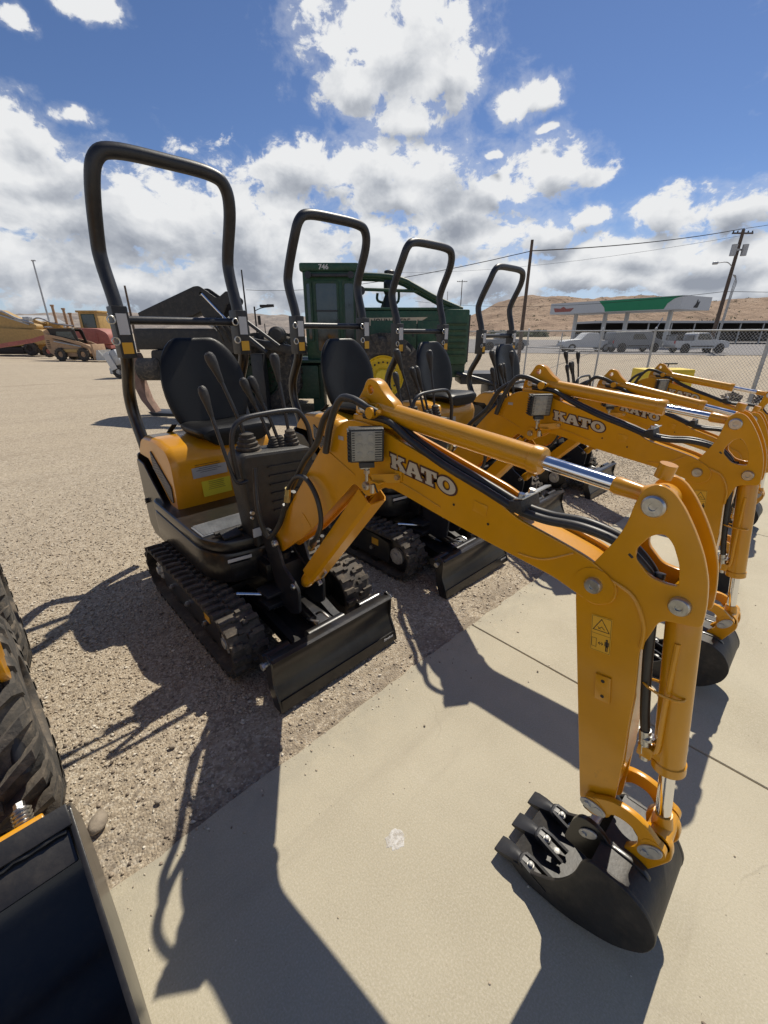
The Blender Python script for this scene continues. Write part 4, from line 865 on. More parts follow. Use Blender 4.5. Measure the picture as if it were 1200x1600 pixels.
    b = MB(); b.box(TB((-.085, .975, 1.145)), (.055, .04, .005), bev=.001); b.box(TB((-.060, .915, 1.172)), (.004, .03, .032), bev=.001); b.bar([TB((-.1, 1.0, 1.15)), TB((-.06, .91, 1.165))], .03, .004, side=(0, 0, 1)); b.build('lamp_bracket', M['orange'], wlamp, O3)
    b = MB(); pb = TB((-.064, .912, 1.168)); b.cyl(pb, pb+Vector((-.012, 0, 0)), .009, n=6); pb2 = TB((-.100, 1.0, 1.13)); b.cyl(pb2, pb2+Vector((0, 0, -.03)), .008, n=6); b.build('bolt', M['zinc'], wlamp, O3)
    b = MB(); b.tube([TB((-.062, 1.04, 1.12)), TB((-.075, 1.02, 1.14)), TB((-.09, 1.0, 1.13)), TB((-.085, .99, 1.10))], .003, n=6, smooth=4); b.build('cable', M['hose'], wlamp, O3)
    # -- hoses
    def hose(pts, r=.0115, f=TB):
        h = MB(); h.tube([f(p) for p in pts], r, n=12, smooth=7); return h.build('hose', M['hose'], root, O3)
    hose([(-.075, 1.29, 1.18), (-.078, 1.245, 1.30), (-.075, 1.19, 1.385), (-.072, 1.13, 1.395), (-.062, 1.055, 1.372), (-.056, 1.02, 1.36)], .013)
    hose([(-.05, 1.60, .95), (-.06, 1.47, 1.10), (-.066, 1.36, 1.20), (-.070, 1.29, 1.31), (-.064, 1.22, 1.36)], .013)
    for dx, dz_ in ((-.028, .0), (.000, .004)):
        hose([(dx-.012, 1.10, 1.34), (dx-.015, .98, 1.335), (dx-.018, .88, 1.292), (dx-.020, .75, 1.245+dz_), (dx-.020, .60, 1.205+dz_), (dx-.02, .50, 1.178+dz_), (dx-.015, .42, 1.170+dz_), (dx-.012, .33, 1.178+dz_), (dx-.01, .25, 1.168), (dx-.01, .20, 1.14), (dx*.7-.004, .165, 1.09), (dx*.6, .158, 1.0)], .0115)
    b = MB(); b.box((-.022, .490, 1.190), (.095, .036, .032), R=Matrix.Rotation(-.28, 3, 'X'), bev=.004); cp = put(b).build('hose_clamp', M['plastic'], bo, O3)
    b = MB(); b.box((-.022, .488, 1.210), (.080, .026, .004), R=Matrix.Rotation(-.28, 3, 'X'), bev=.001); b.box((.075, .50, 1.199), (.10, .018, .004), R=Matrix.Rotation(-.28, 3, 'X')); b.cyl((-.045, .49, 1.208), (-.045, .488, 1.222), .009, n=6); b.cyl((.005, .488, 1.208), (.005, .486, 1.222), .009, n=6); put(b).build('clamp_plate', M['zinc'], cp, O3)
    hose([(-.068, 1.63, .86), (-.072, 1.60, .945), (-.080, 1.515, 1.025), (-.088, 1.42, 1.045), (-.092, 1.345, .985), (-.092, 1.325, .89), (-.086, 1.37, .80), (-.070, 1.44, .735), (-.05, 1.47, .70)], .0105, f=lambda p: Vector(p))
    b = MB(); b.cyl((-.07, 1.612, .905), (-.074, 1.595, .955), .014, n=12); b.cyl((-.07, 1.618, .885), (-.072, 1.61, .912), .016, n=6); b.cyl((-.05, 1.45, .725), (-.048, 1.49, .68), .013, n=12); b.build('hose_fitting', M['gold'], root, O3)
    hose([(-.10, 1.84, 1.0), (-.13, 1.80, .80), (-.11, 1.77, .66), (-.08, 1.70, .74), (-.07, 1.64, .86)], .013, f=lambda p: Vector(p))
    hose([(.02, 1.82, .60), (-.03, 1.76, .72), (-.04, 1.66, .80), (-.045, 1.60, .93)], .012, f=lambda p: Vector(p))
    hose([(.06, 1.85, .55), (.07, 1.72, .45), (.09, 1.62, .55), (.07, 1.56, .68)], .010, f=lambda p: Vector(p))
    return root

excavator((1.0, Y0, 0), 'nearest orange mini excavator, its large boom and dipper arm filling the foreground')
excavator((2.27, Y0+.06, 0), 'second orange mini excavator of the row, directly behind the nearest boom', bar=.92, hofs=(.02, 0))
excavator((3.50, Y0+.17, gz(3.50)-.0), 'third orange mini excavator, its seat in front of the green machine\'s right end', boom_rot=-.07, bar=.95, hofs=(.10, 0))
excavator((5.05, Y0+.24, gz(5.05)), 'fourth orange mini excavator, farthest of the row and nearest the chain link fence', boom_rot=-.04, bar=.94, hofs=(.18, .0))
# ------------------------------------------------------------------ pebbles, stone and litter on the ground
def pebbles(name, n, rx, ry, smin, smax, mt, dens, label, z0=-.012, seed=3):
    rng = np.random.default_rng(seed)
    base = [(0, 0, .55), (1, 0, 0), (.31, .95, .05), (-.81, .59, 0), (-.81, -.59, .05), (.31, -.95, 0), (.55, .4, .38), (-.5, .55, .36), (-.3, -.6, .38)]
    t = (1+5**.5)/2; ico = np.array([(-1, t, 0), (1, t, 0), (-1, -t, 0), (1, -t, 0), (0, -1, t), (0, 1, t), (0, -1, -t), (0, 1, -t), (t, 0, -1), (t, 0, 1), (-t, 0, -1), (-t, 0, 1)])/math.sqrt(1+t*t)
    F = np.array([(0, 11, 5), (0, 5, 1), (0, 1, 7), (0, 7, 10), (0, 10, 11), (1, 5, 9), (5, 11, 4), (11, 10, 2), (10, 7, 6), (7, 1, 8), (3, 9, 4), (3, 4, 2), (3, 2, 6), (3, 6, 8), (3, 8, 9), (4, 9, 5), (2, 4, 11), (6, 2, 10), (8, 6, 7), (9, 8, 1)])
    P_ = []
    while len(P_) < n:
        x = rng.uniform(*rx, n*2); y = rng.uniform(*ry, n*2); keep = rng.uniform(0, 1, n*2) < dens(x, y)
        P_ += list(zip(x[keep], y[keep]))
    P_ = np.array(P_[:n]); sz = smin*(smax/smin)**(rng.uniform(0, 1, n)**2.2)
    sc = np.stack([sz*rng.uniform(.7, 1.3, n), sz*rng.uniform(.7, 1.3, n), sz*rng.uniform(.35, .75, n)], 1)
    V = ico[None]*(1+rng.uniform(-.22, .22, (n, 12, 1)))*sc[:, None]
    an = rng.uniform(0, 6.28, n); c, s_ = np.cos(an)[:, None], np.sin(an)[:, None]
    X = V[:, :, 0]*c-V[:, :, 1]*s_; Y = V[:, :, 0]*s_+V[:, :, 1]*c
    gzz = -.034*np.clip(P_[:, 0]-1.796, 0, 6.504)
    co = np.stack([X+P_[:, :1], Y+P_[:, 1:], V[:, :, 2]+(gzz+z0+sc[:, 2]*.35)[:, None]], 2).reshape(-1, 3)
    fa = (F[None]+12*np.arange(n)[:, None, None]).reshape(-1, 3)
    me = bpy.data.meshes.new(name); me.vertices.add(len(co)); me.vertices.foreach_set('co', co.ravel())
    me.loops.add(len(fa)*3); me.loops.foreach_set('vertex_index', fa.ravel().astype(np.int32)); me.polygons.add(len(fa)); me.polygons.foreach_set('loop_start', np.arange(0, len(fa)*3, 3, dtype=np.int32))
    me.update(); me.validate(); at = me.color_attributes.new('pick', 'FLOAT_COLOR', 'POINT')
    v = np.repeat(rng.uniform(0, 1, n), 12); at.data.foreach_set('color', np.stack([v, v, v, np.ones_like(v)], 1).ravel().astype(np.float32))
    me.materials.append(mt); o = bpy.data.objects.new(name, me); COL.objects.link(o); tag(o, label, 'gravel', kind='stuff'); return o
pm = bpy.data.materials.new('pebble'); pm.use_nodes = True; q = NG(pm.node_tree); a_ = q.n('ShaderNodeVertexColor'); a_.layer_name = 'pick'
b_ = pm.node_tree.nodes['Principled BSDF']; q.put(b_.inputs['Base Color'], q.ramp(a_.outputs[0], [(0, (.17, .135, .105)), (.16, (.36, .292, .215)), (.6, (.49, .412, .308)), (.85, (.56, .49, .385)), (1, (.72, .66, .55))])); b_.inputs['Roughness'].default_value = .85
pebbles('gravel', 90000, (-2.2, 7.5), (1.15, 6.0), .0022, .0092, pm, lambda x, y: np.clip(1.25-(y-1.1)/4.2, .12, 1)*np.where(y < 1.45, .45, 1.0), 'loose tan gravel stones lying in front of the machines')
pebbles('gravel_grit', 1500, (-1.0, 6), (-1.2, 1.13), .0010, .0058, pm, lambda x, y: np.clip(.012+np.exp(-(1.13-y)/.045), 0, 1), 'scattered grit on the concrete slabs', z0=.001, seed=9)
def stone(name, c, d, rot, mt, label, cat, sub=3, rough=.10):
    bm = bmesh.new(); bmesh.ops.create_icosphere(bm, subdivisions=sub, radius=.5); m = MB()
    R = Matrix.Rotation(rot, 3, 'Z')
    vs = [Vector(c)+R @ Vector((v.co.x*d[0], v.co.y*d[1], v.co.z*d[2]))*(1+rough*noise.noise(v.co*3+Vector(c)*7)) for v in bm.verts]; bm.verts.index_update()
    m.add(vs, [[v.index for v in f.verts] for f in bm.faces]); bm.free(); return tag(m.build(name, mt), label, cat)
stone('stone', (-.078, 1.378, .012), (.082, .058, .045), .9, M['stone'], 'smooth oval grey stone on the gravel beside the big tyre', 'stone')
rngs = random.Random(5)
for i in range(9):
    x, y = [(.10, 1.32), (.22, 1.52), (1.62, 1.25), (1.75, 1.32), (2.9, 1.3), (.02, 1.62), (.55, 1.20), (3.1, 1.25), (1.35, 1.20)][i]
    o = stone('small_stone', (x, y, gz(x)-.002), (rngs.uniform(.016, .03), rngs.uniform(.012, .02), .014), rngs.uniform(0, 3), M['stone'], ['small stone right beside the smooth oval stone', 'small stone in the lever shadows at the left', 'small stone just right of the nearest blade, by the slab edge', 'small stone farther along the slab edge, past the nearest blade', 'small stone by the slab edge in front of the second blade', 'small stone between the big tyre and the lever shadows', 'small stone by the slab edge under the nearest blade shadow', 'small stone by the slab edge right of the second blade', 'small stone by the slab edge below the right end of the nearest blade'][i], 'stone', 2, .25); o['group'] = 'small stones near the slab edge'
m = MB(); n = 40; pl = [(.647+(.030+.012*noise.noise((math.cos(a)*2, math.sin(a)*2, 1))+.010*noise.noise((math.cos(a)*5, math.sin(a)*5, 4)))*math.cos(a)*1.1, .619+(.026+.014*noise.noise((math.cos(a)*2.4, math.sin(a)*2.4, 7)))*math.sin(a)) for a in [2*math.pi*i/n for i in range(n)]]
m.add([(x, y, .0012) for x, y in pl]+[(x, y, .0002) for x, y in grow(pl, .002)], [tuple(range(n))]+[(i, (i+1) % n, n+(i+1) % n, n+i) for i in range(n)])
tag(m.build('droppings', simple_noise_mat('dried_droppings', [(.35, (.40, .36, .30)), (.6, (.66, .64, .60))], 60), smooth=False), 'whitish dried splat on the bare concrete slab', 'dried splat')
for (x, y, lb) in ((1.724, .665, 'tiny pebble on the concrete just below the sawn joint'), (1.547, .254, 'tiny pebble on the concrete close to the dipper arm'), (1.06, .85, 'tiny pebble on the concrete left of the second boom shadow')): o = stone('small_stone', (x, y, .004), (.011, .009, .008), 1, M['stone'], lb, 'stone', 2, .2); o['group'] = 'pebbles on the concrete'

# ------------------------------------------------------------------ wheels
def wheel(par, c, r, wd, rim_mat, axis=(1, 0, 0), lugs=22, lug_h=.03, rim=.52, tyre_mat='rubber', holes=0):
    """tyre with chevron lugs and a dished rim; axis points to the outer side"""
    ax = Vector(axis).normalized(); up = Vector((0, 0, 1)); sd = up.cross(ax).normalized(); c = Vector(c)
    def Pt(r_, a, x): return c+ax*x+(sd*math.cos(a)+up*math.sin(a))*r_
    wh = MB(); wh.lathe(c-ax*wd*.5, ax, [(wd*.40, r*rim*.80), (wd*.04, r*rim*.98), (0, r*rim*1.05), (wd*.01, r*.70), (wd*.03, r*.84), (wd*.10, r-lug_h*1.3), (wd*.2, r-lug_h), (wd*.8, r-lug_h), (wd*.90, r-lug_h*1.3), (wd*.97, r*.84), (wd*.99, r*.70), (wd, r*rim*1.05), (wd*.96, r*rim*.98), (wd*.60, r*rim*.80)], 44, cap=False)
    for i in range(lugs):
        for s in (-1, 1):
            a0 = 2*math.pi*(i+(.5 if s > 0 else 0))/lugs; dl = 2*math.pi/lugs
            pts = []
            for (x, da, w_) in ((-.04, .95, .26), (.22, .42, .34), (.42, .08, .46), (.5, .0, .50)):
                xx = s*wd*x
                for rr, ww in ((r-lug_h*1.5 if x > .45 else r-lug_h*1.05, w_), (r if x < .45 else r-lug_h*.35, w_*.78)):
                    for e in (-1, 1): pts.append(Pt(rr if not (x == .5) else rr-lug_h*1.2, a0+dl*(da+e*ww/2), xx))
            fs = []
            for j in range(3):
                k = j*4; fs += [(k+2, k+3, k+7, k+6), (k, k+2, k+6, k+4), (k+1, k+5, k+7, k+3)]
            fs += [(0, 1, 3, 2), (12, 14, 15, 13)]; wh.add(pts, fs)
    w_ = wh.build('wheel', M[tyre_mat], par)
    rm = MB(); rm.lathe(c+ax*(wd*.5-.055), ax, [(-wd*.3, r*rim*.98), (0, r*rim*1.06), (.012, r*rim*1.04), (.008, r*rim*.94), (-wd*.16, r*rim*.86), (-wd*.18, r*rim*.42), (-wd*.10, r*rim*.36), (-wd*.10, .01)], 36)
    ri = rm.build('rim', rim_mat, w_)
    if holes:
        hb = MB()
        for i in range(holes): a = 2*math.pi*i/holes; p = Pt(r*rim*.66, a, wd*.5-wd*.165); hb.cyl(p-ax*.02, p+ax*.035, r*rim*.045, n=10)
        hb.build('wheel_nut', M['ink'], ri)
        hb = MB(); hb.lathe(c+ax*(wd*.5-wd*.12), ax, [(0, r*rim*.36), (wd*.10, r*rim*.34), (wd*.13, r*rim*.25), (wd*.13, .01)], 24); hb.build('hub_cap', rim_mat, ri)
    return w_

# ------------------------------------------------------------------ skid steer loader close by on the left
t = thing('skid_steer_loader', 'large lugged black tyre, orange loader arm and black bucket cut by the left edge', 'loader', (0, 0, 0))
for yc in (1.70, 2.62):
    wheel(t, (-.265, yc, .365), .375, .28, M['orange'], (1, 0, 0), lugs=23, lug_h=.034, rim=.46, tyre_mat='dustrubber')
    wheel(t, (-1.52, yc, .365), .375, .28, M['orange'], (-1, 0, 0), lugs=23, lug_h=.034, rim=.46, tyre_mat='dustrubber')
m = MB(); m.plate(rnd([(1.30, .30), (3.05, .30), (3.15, .95), (2.9, 1.25), (2.1, 1.1), (1.45, .62)], .06), [], -1.32, -.46, .02); m.build('chassis', M['orange'], t)
m = MB(); m.plate(rnd([(1.65, 1.05), (1.72, 2.02), (2.65, 2.02), (2.95, 1.2)], .06), [rnd([(1.78, 1.15), (1.84, 1.90), (2.55, 1.90), (2.75, 1.25)], .05)], -1.28, -1.22, .01); m.plate(rnd([(1.65, 1.05), (1.72, 2.02), (2.65, 2.02), (2.95, 1.2)], .06), [rnd([(1.78, 1.15), (1.84, 1.90), (2.55, 1.90), (2.75, 1.25)], .05)], -.56, -.50, .01); m.box((-.89, 2.18, 2.03), (.84, .98, .05), bev=.02); m.build('cab', M['plastic'], t)
for xx, sg in ((-.150, 1), (-1.63, -1)):
    m = MB(); m.plate(rnd([(1.42, .70), (1.50, .62), (1.58, .66), (1.80, 1.05), (3.1, 1.40), (3.1, 1.58), (1.62, 1.28), (1.44, .86)], .03), [], xx-.012, xx+.012, .004); m.build('loader_arm', M['orange'], t)
    m = MB(); m.cyl((xx-.03*sg, 1.52, .66), (xx-.03*sg, 1.35, .40), .022, n=14); m.build('tilt_cylinder', M['satin'], t)
m = MB(); m.plate(rnd([(1.155, .18), (1.10, .44), (1.13, .45), (1.19, .18)], .01), [], -1.45, -.155, .004); cpp = m.build('coupler_plate', M['orange'], t)
m = MB(); m.cyl((-.20, 1.16, .405), (-.20, 1.20, .425), .018, n=18); [m.lathe((-.20, 1.155+i*.009, .402+i*.005), (0, .87, .49), [(0, .022), (.004, .024), (.007, .018)], 16) for i in range(5)]; m.cyl((-.20, 1.20, .425), (-.20, 1.215, .432), .013, n=6); m.build('spring_bolt', M['zinc'], cpp)
bk = MB(); sp_ = rnd([(1.045, .505), (1.09, .47), (1.195, .29), (1.17, .17), (1.03, .05), (.86, .004), (.33, .004), (.33, .05), (.62, .285)], [.01, .04, .06, .06, .06, .06, .01, .01, .02])
for xx in (-.100, -1.62): bk.plate(sp_, [], xx-.006, xx+.006, .002)
prof = rnd([(1.045, .50), (1.087, .467), (1.190, .29), (1.165, .173), (1.028, .055), (.86, .010), (.30, .010)], [0, .04, .06, .06, .06, .06, 0], 6); n = len(prof); vs = []
for off in (0, .012):
    for xx in (-.102, -1.618): vs += [(xx, y-off*.9, z+off*.4) for y, z in prof]
bk.add(vs, [f for i in range(n-1) for f in ((i, i+1, n+i+1, n+i), (2*n+i, 3*n+i, 3*n+i+1, 2*n+i+1))]+[(0, n, 3*n, 2*n), (n-1, 3*n-1, 4*n-1, 2*n-1)])
bo_ = bk.build('bucket', M['black'], t)
m = MB(); m.box((-.86, 1.028, .498), (1.52, .052, .018), R=Matrix.Rotation(.5, 3, 'X'), bev=.004); m.build('top_rail', M['black'], bo_)
m = MB(); m.box((-.86, .985, .452), (1.50, .085, .012), R=Matrix.Rotation(.5, 3, 'X'), bev=.003); m.build('step_plate', M['black'], bo_)
m = MB(); m.tube([(-.115-i*.02, 1.003+.003*(i % 2), .478+.002*(i % 3)) for i in range(40)], .005, n=8, smooth=2); m.build('weld_bead', M['satin'], bo_)
m = MB(); m.box((-.86, .31, .012), (1.52, .14, .02), bev=.003); m.build('cutting_edge', M['satin'], bo_)

# ------------------------------------------------------------------ green forestry machine behind the row
t = thing('forestry_machine', 'big green forestry machine with a glazed cab and yellow wheel hubs', 'forestry machine', W(0, 10.2), RZ)
m = MB(); m.box((-.3, .95, .95), (3.9, 1.1, .55), bev=.04); m.box((.8, .9, 1.05), (2.2, 1.3, .5), bev=.04); m.build('frame', M['dgreen'], t)
for (x, yy, s) in ((-.02, -.25, -1), (-.02, 2.15, 1), (-2.75, -.25, -1), (-2.75, 2.15, 1)):
    wheel(t, (x, yy, .88), .90, .62, M['byellow' if x > -1 else 'dgreen'], (0, s, 0), lugs=16, lug_h=.07, rim=.52, holes=20)
m = MB(); m.box((-1.17, .75, 2.08), (1.16, 1.35, 1.88), bev=.05); m.box((-1.17, .75, 3.06), (1.26, 1.45, .16), bev=.04); cb = m.build('cab', M['green'], t)
def pane(x0, x1, z0, z1, y, par, mt='glass', nm='window'):
    f = MB(); f.plate(rnd([(x0, z0), (x1, z0), (x1, z1), (x0, z1)], .05), [rnd([(x0+.045, z0+.045), (x1-.045, z0+.045), (x1-.045, z1-.045), (x0+.045, z1-.045)], .04)], y-.02, y+.02, .004, axis='y'); fo = f.build(nm, M['dgreen'], par)
    g_ = MB(); g_.box(((x0+x1)/2, y+.005, (z0+z1)/2), (x1-x0-.08, .008, z1-z0-.08)); g_.build('pane', M[mt], fo); return fo
pane(-1.52, -.98, 1.35, 2.80, .06, cb, nm='door'); pane(-.90, -.62, 1.45, 2.80, .06, cb); pane(-1.72, -1.56, 1.60, 2.80, .06, cb)
m = MB(); m.cyl((-1.0, .03, 2.0), (-1.0, -.02, 2.0), .025, n=10); m.box((-1.0, -.02, 1.98), (.03, .03, .14)); m.build('handle', M['satin'], cb)
m = MB(); m.box((-1.25, .03, 2.22), (.46, .02, .03)); m.build('guard_bar', M['satin'], cb)
m = MB(); m.box((.55, .85, 1.78), (2.3, 1.3, .92), bev=.05); m.box((.55, .85, 2.27), (2.32, 1.32, .05), bev=.01); hd = m.build('engine_cover', M['green'], t)
m = MB(); m.box((1.62, .85, 1.68), (.56, 1.5, 1.15), bev=.04); m.build('rear_cover', M['green'], t)
m = MB(); m.box((1.915, .85, 1.65), (.04, 1.35, 1.0)); m.build('radiator_grille', M['satin'], t)
for x in (-.05, .48, 1.0): m = MB(); m.box((x, .19, 1.72), (.50, .03, .62), bev=.012); p_ = m.build('panel', M['green'], hd); m = MB(); m.box((x+.18, .165, 1.74), (.03, .03, .09), bev=.005); m.build('latch', M['satin'], p_)
m = MB(); m.plate([(-.52, 2.08), (.98, 2.10), (.62, 1.90), (-.52, 1.93)], [], .185, .190, 0.0, axis='y'); st = m.build('stripe', M['cream'], hd)
vs, fs = text_mesh('JOHN DEERE', .155, .003); m = MB(); m.add([Vector((.18+v.x*.92, .182-v.z, 2.008+v.y)) for v in vs], fs); m.build('lettering', M['ink'], st, smooth=False)
vs, fs = text_mesh('746', .13, .004); m = MB(); m.add([Vector((-1.28+v.x*1.1, .018-v.z, 3.055+v.y)) for v in vs], fs); m.build('lettering', M['label'], cb, smooth=False)
for k in range(6): m = MB(); m.box((1.62, .088, 1.30+.13*k), (.44, .02, .05), R=Matrix.Rotation(.4, 3, 'X')); m.build('louvre', M['dgreen'], t)
for x in (-.28, .24, .76, 1.27): m = MB(); m.box((x, .183, 1.72), (.018, .012, .66)); m.build('seam_strip', M['ink'], hd)
m = MB(); m.tube([(-.62, .12, 1.2), (-.60, -.02, 1.5), (-.60, -.02, 2.4), (-.62, .12, 2.7)], .02, n=8); m.build('grab_rail', M['satin'], cb)
m = MB(); m.box((-1.15, .0, 2.90), (1.0, .10, .06), bev=.01); [m.lathe((-1.6+.9*k, -.03, 2.9), (0, -1, 0), [(0, .05), (.03, .07), (.07, .07), (.07, .01)], 12) for k in (0, 1)]; m.build('light_bar', M['satin'], cb)
m = MB(); m.lathe((.12, .75, 2.28), (0, 0, 1), [(0, .22), (.05, .20), (.30, .10), (.36, .13), (.55, .13), (.60, .10), (.78, .12), (.80, .09)], 20); m.build('exhaust', M['satin'], t)
for yy, dz in ((.25, 0), (1.35, .05)):
    m = MB(); m.tube([(-.58, yy, 2.93+dz), (.10, yy, 2.90+dz), (.45, yy, 2.82+dz), (.62, yy, 2.74+dz), (1.2, yy, 2.46+dz), (1.75, yy, 2.25)], .058, n=12, smooth=4); m.build('guard_rail', M['dgreen'], t)
m = MB(); m.tube([(-.58, .25, 2.66), (.05, .25, 2.64), (.75, .25, 2.62)], .035, n=10); m.tube([(-.15, .75, 2.62), (-.12, .75, 2.45), (.3, .75, 2.42), (.34, .75, 2.7)], .03, n=8); m.build('handrail', M['dgreen'], t)
m = MB(); m.lathe((-.50, .2, 2.62), (0, -1, 0), [(0, .05), (.05, .09), (.09, .09), (.09, .01)], 14); m.build('headlight', M['satin'], t)
m = MB(); m.box((-2.35, .9, .72), (1.7, 1.9, .75), bev=.05); m.box((-1.55, .35, .55), (.26, .5, 1.1), bev=.02); m.box((-1.55, .35, 1.18), (.8, .9, .06), bev=.01); m.build('front_frame', M['dgreen'], t)
m = MB(); m.box((-.98, -.1, .55), (.22, .25, .9), bev=.02); m.box((-1.0, -.18, .18), (.3, .3, .06)); m.box((-1.0, -.18, .55), (.3, .3, .04)); m.build('step', M['dgreen'], t)
m = MB(); m.box((2.3, .6, .78), (1.0, .9, .25), bev=.03); m.tube([(1.7, .2, .9), (2.3, .1, .75), (3.0, .1, .55)], .05, n=8); m.box((2.9, .5, .50), (.9, .8, .3), bev=.05); m.build('rear_hitch', M['satin'], t)

# ------------------------------------------------------------------ black grapple boom lying across in front of it
t = thing('grapple_boom', 'black steel boom with a hinge bracket raised behind the nearest roll bar', 'boom', W(-3.65, 9.4), RZ)
m = MB(); m.plate(rnd([(-1.15, 1.82), (-1.22, 2.03), (-.02, 2.50), (.12, 2.43), (.16, 2.10), (-.10, 1.98), (-.75, 1.83)], .03), [], -.20, .20, .02, axis='y'); m.build('boom_tube', M['bucket'], t)
for yy in (-.24, .24):
    m = MB(); m.plate(rnd([(-.05, 2.48), (.10, 2.50), (.42, 2.28), (.62, 2.42), (.78, 2.28), (.74, 2.18), (.60, 2.20), (.50, 2.02), (.45, 1.92), (.10, 1.94)], .05), [circ((.12, 2.36), .035)], yy-.02, yy+.02, .004, axis='y'); m.build('bracket_plate', M['bucket'], t)
m = MB(); m.cyl((.14, -.28, 2.36), (.66, -.28, 1.78), .025, n=12); m.build('cylinder_rod', M['chrome'], t)
m = MB(); m.cyl((.62, -.28, 1.84), (1.28, -.28, 1.30), .05, n=14); m.cyl((.85, -.3, 1.95), (1.55, -.3, 1.42), .035, n=12); m.build('cylinder', M['satin'], t)
m = MB(); m.box((-.45, .1, 1.55), (1.9, .5, .40), bev=.04); m.box((.55, .1, 1.55), (.5, .6, .55), bev=.04); m.box((1.15, 0, 1.45), (1.2, .16, .16), R=Matrix.Rotation(.18, 3, 'Y'), bev=.02); m.lathe((1.45, -.1, 1.62), (0, 1, 0), [(0, .12), (.05, .17), (.25, .17), (.3, .12)], 18); m.build('lower_beam', M['bucket'], t)
for k in range(5):
    m = MB(); x0 = .25+.12*k; m.tube([(x0, -.32, 1.95), (x0+.06, -.42, 1.86), (x0+.16, -.40, 1.70), (x0+.2, -.3, 1.5)], .02, n=8); m.build('hose', M['hose'], t)
m = MB()
for k in range(4): m.box((.05+.10*k, -.30-.02*k, 1.86-.03*k), (.14, .05, .05), R=Matrix.Rotation(.5*k-.4, 3, 'Y'), bev=.01)
m.build('valve_block', M['galv'], t)
m = MB(); m.plate(rnd([(-1.05, 1.35), (-.75, 1.35), (-.72, 1.05), (-.80, .85), (-1.0, .82), (-1.1, 1.0)], .06), [], -.3, .2, .02, axis='y'); m.build('motor_housing', M['bucket'], t)
m = MB(); m.lathe((-1.38, -.28, .98), (1, 0, .0), [(0, .15), (.05, .22), (.40, .22), (.45, .15)], 22); m.build('drum', M['dustrubber'], t)
m = MB()
pl = [(-1.02, 1.30), (-1.18, 1.22), (-1.24, 1.0), (-1.20, .7), (-1.10, .35), (-.92, .06), (-.80, .02), (-.96, .35), (-1.02, .7), (-1.02, 1.0), (-.98, 1.2)]
m.plate(rnd([(x_-.42, z_) for x_, z_ in pl], .04), [], -.20, .05, .01, axis='y'); m.build('curved_tine', M['rust'], t)
m = MB(); m.plate(rnd([(-1.40, .10), (-1.27, .0), (.2, .0), (.2, .06), (-.80, .07)], .01), [], -.25, .25, .006, axis='y'); m.box((.3, .1, .65), (.22, .3, 1.3), bev=.02); m.box((1.0, .1, .62), (.25, .35, 1.3), bev=.02); m.build('stand', M['satin'], t)
m = MB(); m.box((-.62, .1, 1.25), (.22, .3, .50), R=Matrix.Rotation(.2, 3, 'Y'), bev=.03); m.build('valve_cover', M['cream'], t)
# white and red implement further back
t = thing('implement', 'white and red field implement seen between the roll bar and the seat', 'implement', W(-4.8, 14.5), RZ)
m = MB(); m.box((-.55, .2, 1.22), (.85, .6, .42), bev=.03); m.build('white_cover', M['white'], t)
m = MB(); m.box((.55, .2, 1.35), (1.5, .8, .18), bev=.03); m.box((-.15, .2, 1.62), (.35, .4, .22), bev=.02); m.build('red_cover', M['brightred'], t)
m = MB(); m.box((.2, .2, .95), (2.2, .8, .2), bev=.02); m.build('frame', M['satin'], t)
for x in (-.5, .9): wheel(t, (x, -.1, .42), .42, .25, M['white'], (0, -1, 0), lugs=12, lug_h=.03)
m = MB(); m.cyl((.35, 0, 1.44), (.35, 0, 1.80), .16, .05, n=14); m.build('funnel', M['white'], t)

# ------------------------------------------------------------------ machines on the far left of the yard
t = thing('skid_steer_loader', 'faded tan skid steer loader with four small wheels, parked far left', 'loader', W(-20.5, 29.6), RZ); t.scale = (.80, .80, .90)
for (x, y, s) in ((-.9, 0, -1), (.95, 0, -1), (-.9, 1.4, 1), (.95, 1.4, 1)): wheel(t, (x, y, .46), .46, .30, M['tan'], (0, s, 0), lugs=14, lug_h=.04, rim=.5)
m = MB(); m.plate(rnd([(-1.85, .55), (-2.05, 1.0), (-1.95, 2.05), (-1.6, 2.15), (-1.35, 1.5), (-.2, 1.25), (1.3, 1.05), (1.45, .5), (1.2, .3), (-1.5, .3)], .06), [], .15, 1.3, .03, axis='y'); m.build('body', M['tan'], t)
m = MB(); m.plate(rnd([(-1.45, 1.3), (-1.6, 2.15), (.35, 2.2), (.55, 2.1), (.75, 1.2), (.2, 1.1)], .05), [rnd([(-1.1, 1.45), (-1.0, 2.0), (.25, 2.02), (.5, 1.35)], .05)], .2, .26, .01, axis='y'); m.box((-.6, .72, 2.17), (2.0, 1.05, .07), bev=.02); m.plate(rnd([(-1.45, 1.3), (-1.6, 2.15), (.35, 2.2), (.55, 2.1), (.75, 1.2)], .05), [rnd([(-1.1, 1.45), (-1.0, 2.0), (.25, 2.02), (.5, 1.35)], .05)], 1.18, 1.24, .01, axis='y'); m.build('cab', M['ink'], t)
m = MB(); m.box((-.35, .23, 1.7), (1.5, .01, .6)); m.build('side_screen', M['glass'], t)
for k in range(5): m = MB(); m.box((-1.78+.005*k, .13, .9+.12*k), (.22, .03, .05)); m.build('vent', M['ink'], t)
m = MB(); m.box((.1, .02, .72), (1.7, .10, .22), bev=.03); m.build('chain_case', M['yellow'], t)
m = MB(); m.cyl((-1.2, .0, 1.35), (.9, .0, 1.0), .045, n=10); m.build('lift_cylinder', M['galv'], t)
m = MB(); m.cyl((.5, .25, 2.2), (.5, .1, 2.2), .07, n=10); m.build('headlight', M['lens'], t)
